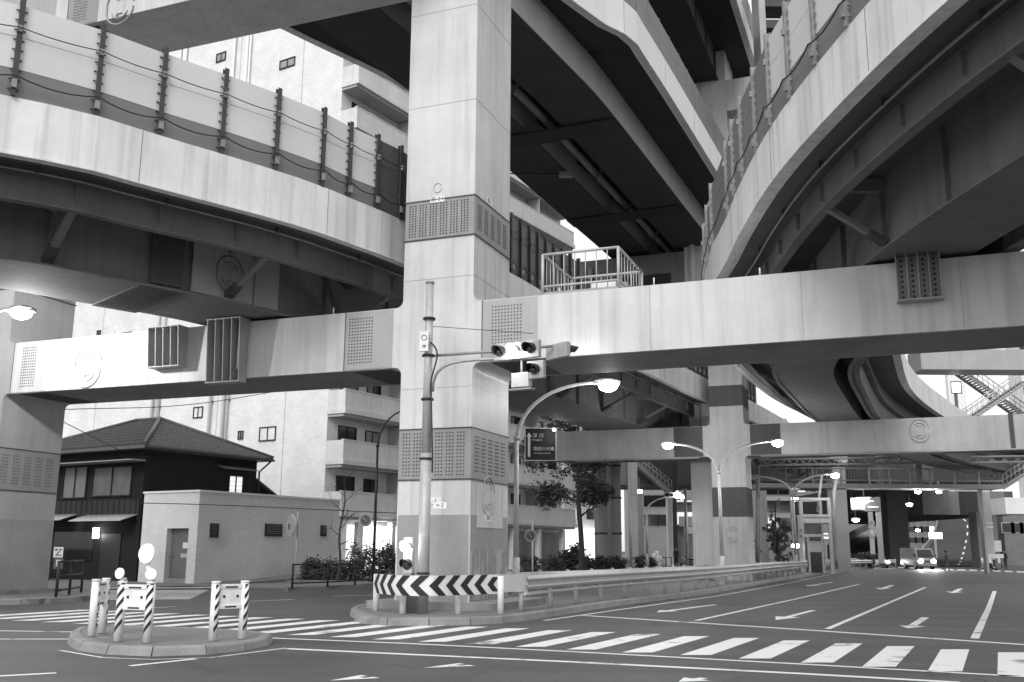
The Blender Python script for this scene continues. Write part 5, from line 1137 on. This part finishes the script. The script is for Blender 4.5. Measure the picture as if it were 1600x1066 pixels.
mb = MB(); mb.box((xa+.5, Y+.2, .2), (xa+.62, Y+.4, zt*.52), galvL); mb.box((xb-.72, Y+.2, .2), (xb-.6, Y+.4, zt*.52), galvL); mb.box((xa+.62, Y+.25, 1.55), (xb-.72, Y+.3, 2.3), galvL); mb.box((xa+.65, Y+.3, .2), (xb-.75, Y+.34, zt*.48), glass); mb.build('lift_door', LTt)
mb = MB()
mb.tube([ay(1303, 880, 70.5), ay(1303, 770, 70.5), ay(1308, 745, 70.5)], .12, galvL, 8); mb.tube([ay(1277, 800, 71), ay(1284, 742, 71)], .1, galvL, 8); mb.build('pipe', LTt)
# far direction boards and small signs
FS = thing('direction_sign', ay(1327, 797, 95), 'far dark direction board with pale lettering panels beside a glaring lamp', 'sign'); Y = 95
def pb(x0, y0, x1, y1, Y, m, name, par, d=.06): a = ay(x0, y1, Y); b = ay(x1, y0, Y); mb = MB(); mb.box((a.x, Y, a.z), (b.x, Y+d, b.z), m); return mb.build(name, par)
pb(1351, 778, 1374, 799, Y, panelD, 'board', FS); pb(1330, 778, 1350, 797, Y, galv, 'board', FS); pb(1336, 778.5, 1349, 784, Y-.08, signE, 'lit_panel', FS); pb(1337, 788, 1350, 795, Y-.08, white, 'lit_panel', FS); pb(1357, 791.5, 1373, 793, Y-.08, white, 'line_of_text', FS); pb(1358, 782, 1366, 784, Y-.08, galvL, 'line_of_text', FS); pb(1352.5, 781, 1355, 786, Y-.08, white, 'arrow', FS); pb(1373.5, 777, 1375, 880, Y+.1, galv, 'pole', FS)
SS = thing('road_sign', ay(1362, 880, 92), 'round sign above two small plates on a pole before the ramp', 'road sign'); pb(1360.5, 800, 1363.5, 866, 92, galvL, 'pole', SS)
for nm, y, r in (('round_disc', 817, .27),): c = ay(1362, y, 91.9); mb = MB(); mb.disc(c, (0, -1, 0), r, .03, galvL, 20); mb.disc(c+V((0, -.01, 0)), (0, -1, 0), r*.6, .03, postl, 20); mb.build(nm, SS)
pb(1357.5, 822, 1366.5, 826, 91.9, galvL, 'plate', SS); pb(1358, 836, 1366.5, 839, 91.9, galvL, 'plate', SS); pb(1360.5, 828, 1363.5, 835, 91.85, white, 'arrow_plate', SS)
S2 = thing('road_sign', ay(1251, 880, 69), 'two round signs stacked on a pole left of the lift tower', 'road sign'); pb(1250, 805, 1252, 880, 69, galvL, 'pole', S2)
for y in (829, 838): c = ay(1251, y, 68.9); mb = MB(); mb.disc(c, (0, -1, 0), .16, .03, galvL, 16); mb.disc(c+V((0, -.01, 0)), (0, -1, 0), .1, .03, postl, 16); mb.build('round_disc', S2)
S3 = thing('backlit_sign', ay(1496, 615, 70), 'bright square backlit sign between the curved deck and the stairs', 'sign'); pb(1487, 596, 1502, 615, 70, panelD, 'frame', S3); pb(1488.5, 598, 1500.5, 613, 69.9, signE, 'lit_face', S3); pb(1494, 615, 1496, 650, 70.1, galv, 'pole', S3)
S4 = thing('banner', ay(1085, 835, 88), 'pale shop banner hung above the parked motorcycles', 'banner'); pb(1069, 824, 1101, 834, 88, white, 'cloth', S4, .03); pb(1070, 834, 1071, 880, 88, galv, 'pole', S4); pb(1099, 834, 1100, 880, 88, galv, 'pole', S4)
# ramp climbing behind the van
rp_ = [(1488, 884, 116), (1496, 872, 150), (1503, 850, 185), (1507, 828, 210), (1503, 813, 230), (1485, 805, 245), (1450, 801, 260)]
RPp = []; 
for x, y, Y in rp_: p = ay(x, y, Y); RPp.append(V((p.x, p.y, max(p.z, .02))))
RS = smooth_path(RPp, 3); RN = normals(RS, 1)
mb = MB(); sweep(mb, RS, RN, rect(-5.2, 5.2, -.6, .0), mat('asphalt_ramp', .022, .97, .2, .3)); struct(mb, 'ramp_road')
for sd_, nm in ((5.2, 0), (-5.5, 1)):
    mb = MB(); sweep(mb, RS[2:], RN[2:], rect(sd_, sd_+.3, -.7, .9), gird); tag(mb.build('ramp_wall'), 'low wall along the %s edge of the climbing ramp' % ('left' if sd_ > 0 else 'right'), 'wall')
mb = MB()
for i in range(1, len(RS)-1, 5): a, b = RS[i], RS[min(i+2, len(RS)-1)]; n = RN[i]; mb.face([a+n*.12-n*.6+V((0, 0, .02)), a-n*.12-n*.6+V((0, 0, .02)), b-n*.12-n*.6+V((0, 0, .02)), b+n*.12-n*.6+V((0, 0, .02))], paint)
struct(mb, 'lane_line')
# second ramp on the left of the dark pillar
pts = [(1335, 866, 130), (1355, 850, 150), (1375, 833, 175), (1392, 822, 200), (1394, 812, 230), (1375, 806, 260)]
RPp = [ay(*p) for p in pts]; RS = smooth_path(RPp, 3); RN = normals(RS, 1); mb = MB(); sweep(mb, RS, RN, rect(-3, 3, -.5, 0), gird); sweep(mb, RS, RN, rect(-3.3, -3, -.6, 1.1), girdD); sweep(mb, RS, RN, rect(3, 3.3, -.6, 1.1), girdD); struct(mb, 'ramp_road')
# far end barrier on the right
FBR = thing('chevron_barrier', ay(1550, 880, 90), 'white barrier board on short posts at the far right island', 'barrier'); pb(1538, 866, 1568, 872, 90, white, 'board', FBR); [pb(x, 872, x+3, 880, 90, white, 'post', FBR) for x in (1535, 1547, 1560)]; pb(1541, 845, 1564, 862, 93, plaster, 'rear_board', FBR)
S5 = thing('lamp_post', ay(1545, 880, 91), 'slim post with two white plates above the far barrier', 'post'); pb(1543.5, 768, 1546, 880, 91, galvL, 'pole', S5); pb(1541, 822, 1552, 825.5, 90.9, white, 'plate', S5); pb(1541, 817, 1552, 819, 90.9, white, 'plate', S5)

# ------------------------------------------------------------------ vehicle
def van(x, Y, label):
    c = V((ay(x, 880, Y).x, Y, 0)); root = thing('delivery_van', c, label, 'van'); w_, L, h = 1.75, 4.4, 2.0; b = MB()
    side = [(0, .35), (0, .95), (.25, 1.05), (.75, 1.9), (1.1, h), (L-.1, h), (L, 1.8), (L, .35)]
    b.poly([(c.x-w_/2, Y+a, z) for a, z in side], (w_, 0, 0), mat('van_paint', .22, .3, .03)); b.build('body', root, .05)
    b = MB(); b.poly([(c.x-w_/2+.12, Y+.27, 1.12), (c.x+w_/2-.12, Y+.27, 1.12), (c.x+w_/2-.22, Y+.68, 1.82), (c.x-w_/2+.22, Y+.68, 1.82)], (0, -.03, .01), glass); b.build('windscreen', root)
    b = MB(); b.box((c.x-w_/2-.02, Y-.08, .3), (c.x+w_/2+.02, Y, .6), postl); b.box((c.x-.35, Y-.03, .66), (c.x+.35, Y-.004, .82), black); b.build('bumper', root)
    for s in (-1, 1):
        b = MB(); X = c.x+s*.62; b.ball((X, Y-.02, .78), .21, headE, 12, 8, (1.1, .5, .8)); b.build('headlight', root); sp_ = bpy.data.lights.new('headlight_beam', 'SPOT'); sp_.energy = 900; sp_.spot_size = R(100); sp_.spot_blend = .8; sp_.shadow_soft_size = .1; so_ = bpy.data.objects.new('headlight_beam', sp_); C.objects.link(so_); so_.location = (X, Y-.3, .78); so_.rotation_euler = (R(78), 0, R(180))
        for yy in (.8, 3.4): b = MB(); b.cyl((c.x+s*(w_/2-.18), Y+yy, .32), (c.x+s*(w_/2+.01), Y+yy, .32), .32, black, 18); wh = b.build('wheel', root); b = MB(); b.cyl((c.x+s*(w_/2+.01), Y+yy, .32), (c.x+s*(w_/2+.02), Y+yy, .32), .18, galv, 12); b.build('rim', wh)
        b = MB(); b.box((c.x+s*(w_/2), Y+.5, 1.15), (c.x+s*(w_/2+.2), Y+.56, 1.4), black); b.build('wing_mirror', root)
    return root
van(1449, 97, 'pale van with blazing headlights stopped behind the far crossing')
S6 = thing('sign_board', ay(1463, 842, 104), 'blank pale sign board just behind the van', 'sign'); pb(1452, 832, 1472, 842, 104, signE, 'board', S6); pb(1461.5, 842, 1463, 872, 104.1, galv, 'pole', S6)
# motorcycles
def motorbike(c, rz, label, src=None):
    root = thing('motorcycle', c, label, 'motorcycle', 'motorcycles parked behind the second pier', rz)
    T = Matrix.Translation(c) @ Matrix.Rotation(rz, 4, 'Z')
    for y in (-.62, .62):
        b = MB(T); ring = [(0, y+.24*math.cos(t*math.pi/8), .3+.24*math.sin(t*math.pi/8)) for t in range(17)]; b.tube(ring, .06, black, 6, False); b.build('wheel', root)
    b = MB(T); b.ball((0, 0, .75), .3, galvL, 10, 8, (.5, 1.1, .6)); b.box((-.12, -.5, .35), (.12, .4, .7), postl); b.build('body', root)
    b = MB(T); b.box((-.13, -.85, .78), (.13, -.1, .9), black, .03); b.build('seat', root, .03)
    b = MB(T); b.tube([(0, .62, .3), (0, .4, 1.0)], .035, galv, 6); b.tube([(-.35, .3, 1.05), (0, .42, 1.02), (.35, .3, 1.05)], .02, black, 6); b.ball((0, .5, .92), .1, galvL, 8, 6); b.build('handlebar', root)
    return root
for i, x in enumerate((1074, 1083, 1092, 1101)):
    motorbike(V((ay(x, 880, 76).x, 76, .14)), .5+i*.25, ('leftmost parked motorcycle beside the standing man', 'second motorcycle in the parked row from the left', 'third motorcycle in the parked row from the left', 'last motorcycle in the parked row, nearest the second pier')[i])

# ------------------------------------------------------------------ people
def person(c, h, rz, label, stride=0, seated=False, top=None, bottom=None, arm=(0, 0)):
    s = h/1.72; bm = {}; J = [(0, 0, .95), (0, 0, 1.15), (0, .01, 1.38), (0, 0, 1.5), (0, -.01, 1.62), (0, -.01, 1.70),
        (.19, 0, 1.40), (.24, .02, 1.12), (.25, -.06+arm[0], .86), (-.19, 0, 1.40), (-.24, .02, 1.12), (-.25, -.06+arm[1], .86),
        (.09, 0, .9), (.10, -stride*.5, .5), (.10, -stride*.8, .09), (.10, -stride*.8-.14, .04), (-.09, 0, .9), (-.10, stride*.4, .5), (-.10, stride, .10), (-.10, stride-.13, .04)]
    E_ = [(0,1),(1,2),(2,3),(3,4),(4,5),(2,6),(6,7),(7,8),(2,9),(9,10),(10,11),(0,12),(12,13),(13,14),(14,15),(0,16),(16,17),(17,18),(18,19)]
    Rr = [.13,.12,.14,.055,.095,.075,.065,.05,.035,.065,.05,.035,.10,.065,.045,.035,.10,.065,.045,.035]
    if seated: J = [(x, y-(.4 if i in (13, 17) else .42 if i in (14, 18) else .5 if i in (15, 19) else 0), z-(.45 if i not in (13, 14, 15, 17, 18, 19) else (.02 if i in (13, 17) else 0))) for i, (x, y, z) in enumerate(J)]
    me = bpy.data.meshes.new('body'); me.from_pydata([V(j)*s for j in J], E_, []); o = bpy.data.objects.new('tmp', me); C.objects.link(o)
    sk = o.modifiers.new('s', 'SKIN'); 
    for v, r in zip(me.skin_vertices[0].data, Rr): v.radius = (r*s, r*s*.85)
    me.skin_vertices[0].data[0].use_root = True
    o.modifiers.new('d', 'SUBSURF').levels = 2; dg = bpy.context.evaluated_depsgraph_get(); dg.update(); m2 = bpy.data.meshes.new_from_object(o.evaluated_get(dg)); bpy.data.objects.remove(o)
    m2.name = 'body'; m2.materials.clear(); skin = mat('skin', .35, .5, .03); top = top or mat('dark_suit', .02, .7, .1); bottom = bottom or top
    for m in (skin, top, bottom): m2.materials.append(m)
    off_ = .45 if seated else 0
    for p in m2.polygons:
        z = p.center.z/s+off_; x = abs(p.center.x)/s; p.material_index = 0 if (z > 1.5 or (z < .9 and x > .2)) else (1 if z > .93 else 2); p.use_smooth = True
    root = thing('person', c, label, 'person', rz=rz); b = bpy.data.objects.new('body', m2); C.objects.link(b); b.parent = root
    T = Matrix.Translation(c) @ Matrix.Rotation(rz, 4, 'Z'); mb = MB(T); zz = (1.66-off_)*s; mb.ball((0, .015, zz+.02), .1*s, mat('hair', .015, .6), 10, 8, (.95, 1.05, 1)); mb.build('hair', root)
    mb = MB(T); mb.ball((0, -.095*s, zz-.06*s), .018*s, skin, 6, 5); mb.build('nose', root)
    return root
person(V((ay(1057, 879, 84).x, 84, .14)), 1.75, 2.4, 'man in a dark suit standing on the far pavement by the motorcycles')
person(V((ay(1115, 881, 73).x, 73, .14)), 1.65, .6, 'person in dark clothes with a pale shirt just left of the second pier', stride=.1, bottom=mat('grey_cloth', .3))
person(V((ay(1480, 888, 86).x, 86, .0)), 1.7, 1.6, 'person in grey striding over the far crossing beside the van', stride=.28, top=mat('grey_coat', .12), arm=(.2, -.15))
person(V((ay(1571, 880, 92).x, 92, .14)), 1.7, 2, 'person in dark clothes standing at the far right by the grey pillar')
mb = MB(); c = ay(1026, 880, 82); 
for k, (dx, dz, r) in enumerate(((0, .35, .42), (.15, .8, .34), (-.15, 1.0, .28), (0, 1.25, .22))): mb.ball((c.x+dx, 82, .14+dz), r, white, 10, 8, (1, .8, .95))
tag(mb.build('rubbish_bags'), 'heap of white rubbish bags by the far black fence', 'rubbish bags')
# overhead wires
for pts, l in (([(100, 640), (300, 632), (510, 598)], 'thin black wire sagging across the tiled wall under the beam'), ([(218, 786), (360, 790), (620, 802)], 'low black wire strung in front of the pale outbuilding'), ([(90, 655), (160, 690), (190, 705)], 'thin wire slanting down to the timber house roof')):
    mb = MB(); P = smooth_path([tuple(ay(x, y, 43 if y > 700 or x < 200 else 50)) for x, y in pts], .8); mb.tube(P, .018, black, 4); tag(mb.build('overhead_wire'), l, 'wire')

# traffic further up the ramps: two small cars with lit headlamps
def car(x, Y, z, label, rz=0):
    c = V((ay(x, 880, Y).x, Y, z)); root = thing('car', c, label, 'car', 'distant oncoming cars'); b = MB(); w_ = 1.7
    b.poly([(c.x-w_/2, Y+a, z+q) for a, q in ((0, .25), (0, .7), (1.0, .9), (1.6, 1.4), (3.2, 1.4), (4.0, .9), (4.2, .25))], (w_, 0, 0), mat('car_paint', .08, .25, .03)); b.build('body', root, .04)
    b = MB(); b.poly([(c.x-w_/2+.15, Y+1.0, z+.93), (c.x+w_/2-.15, Y+1.0, z+.93), (c.x+w_/2-.25, Y+1.5, z+1.33), (c.x-w_/2+.25, Y+1.5, z+1.33)], (0, -.03, .01), glass); b.build('windscreen', root)
    for s_ in (-1, 1):
        b = MB(); b.ball((c.x+s_*.6, Y-.02, z+.62), .17, headE, 10, 7, (1.1, .4, .8)); b.build('headlight', root)
        for yy in (.8, 3.3): b = MB(); b.cyl((c.x+s_*.7, Y+yy, z+.3), (c.x+s_*.86, Y+yy, z+.3), .3, black, 14); b.build('wheel', root)
car(1378, 103, 0, 'small dark car with lit headlamps waiting left of the van')
car(1424, 128, 0, 'dark car half hidden behind the pale van')
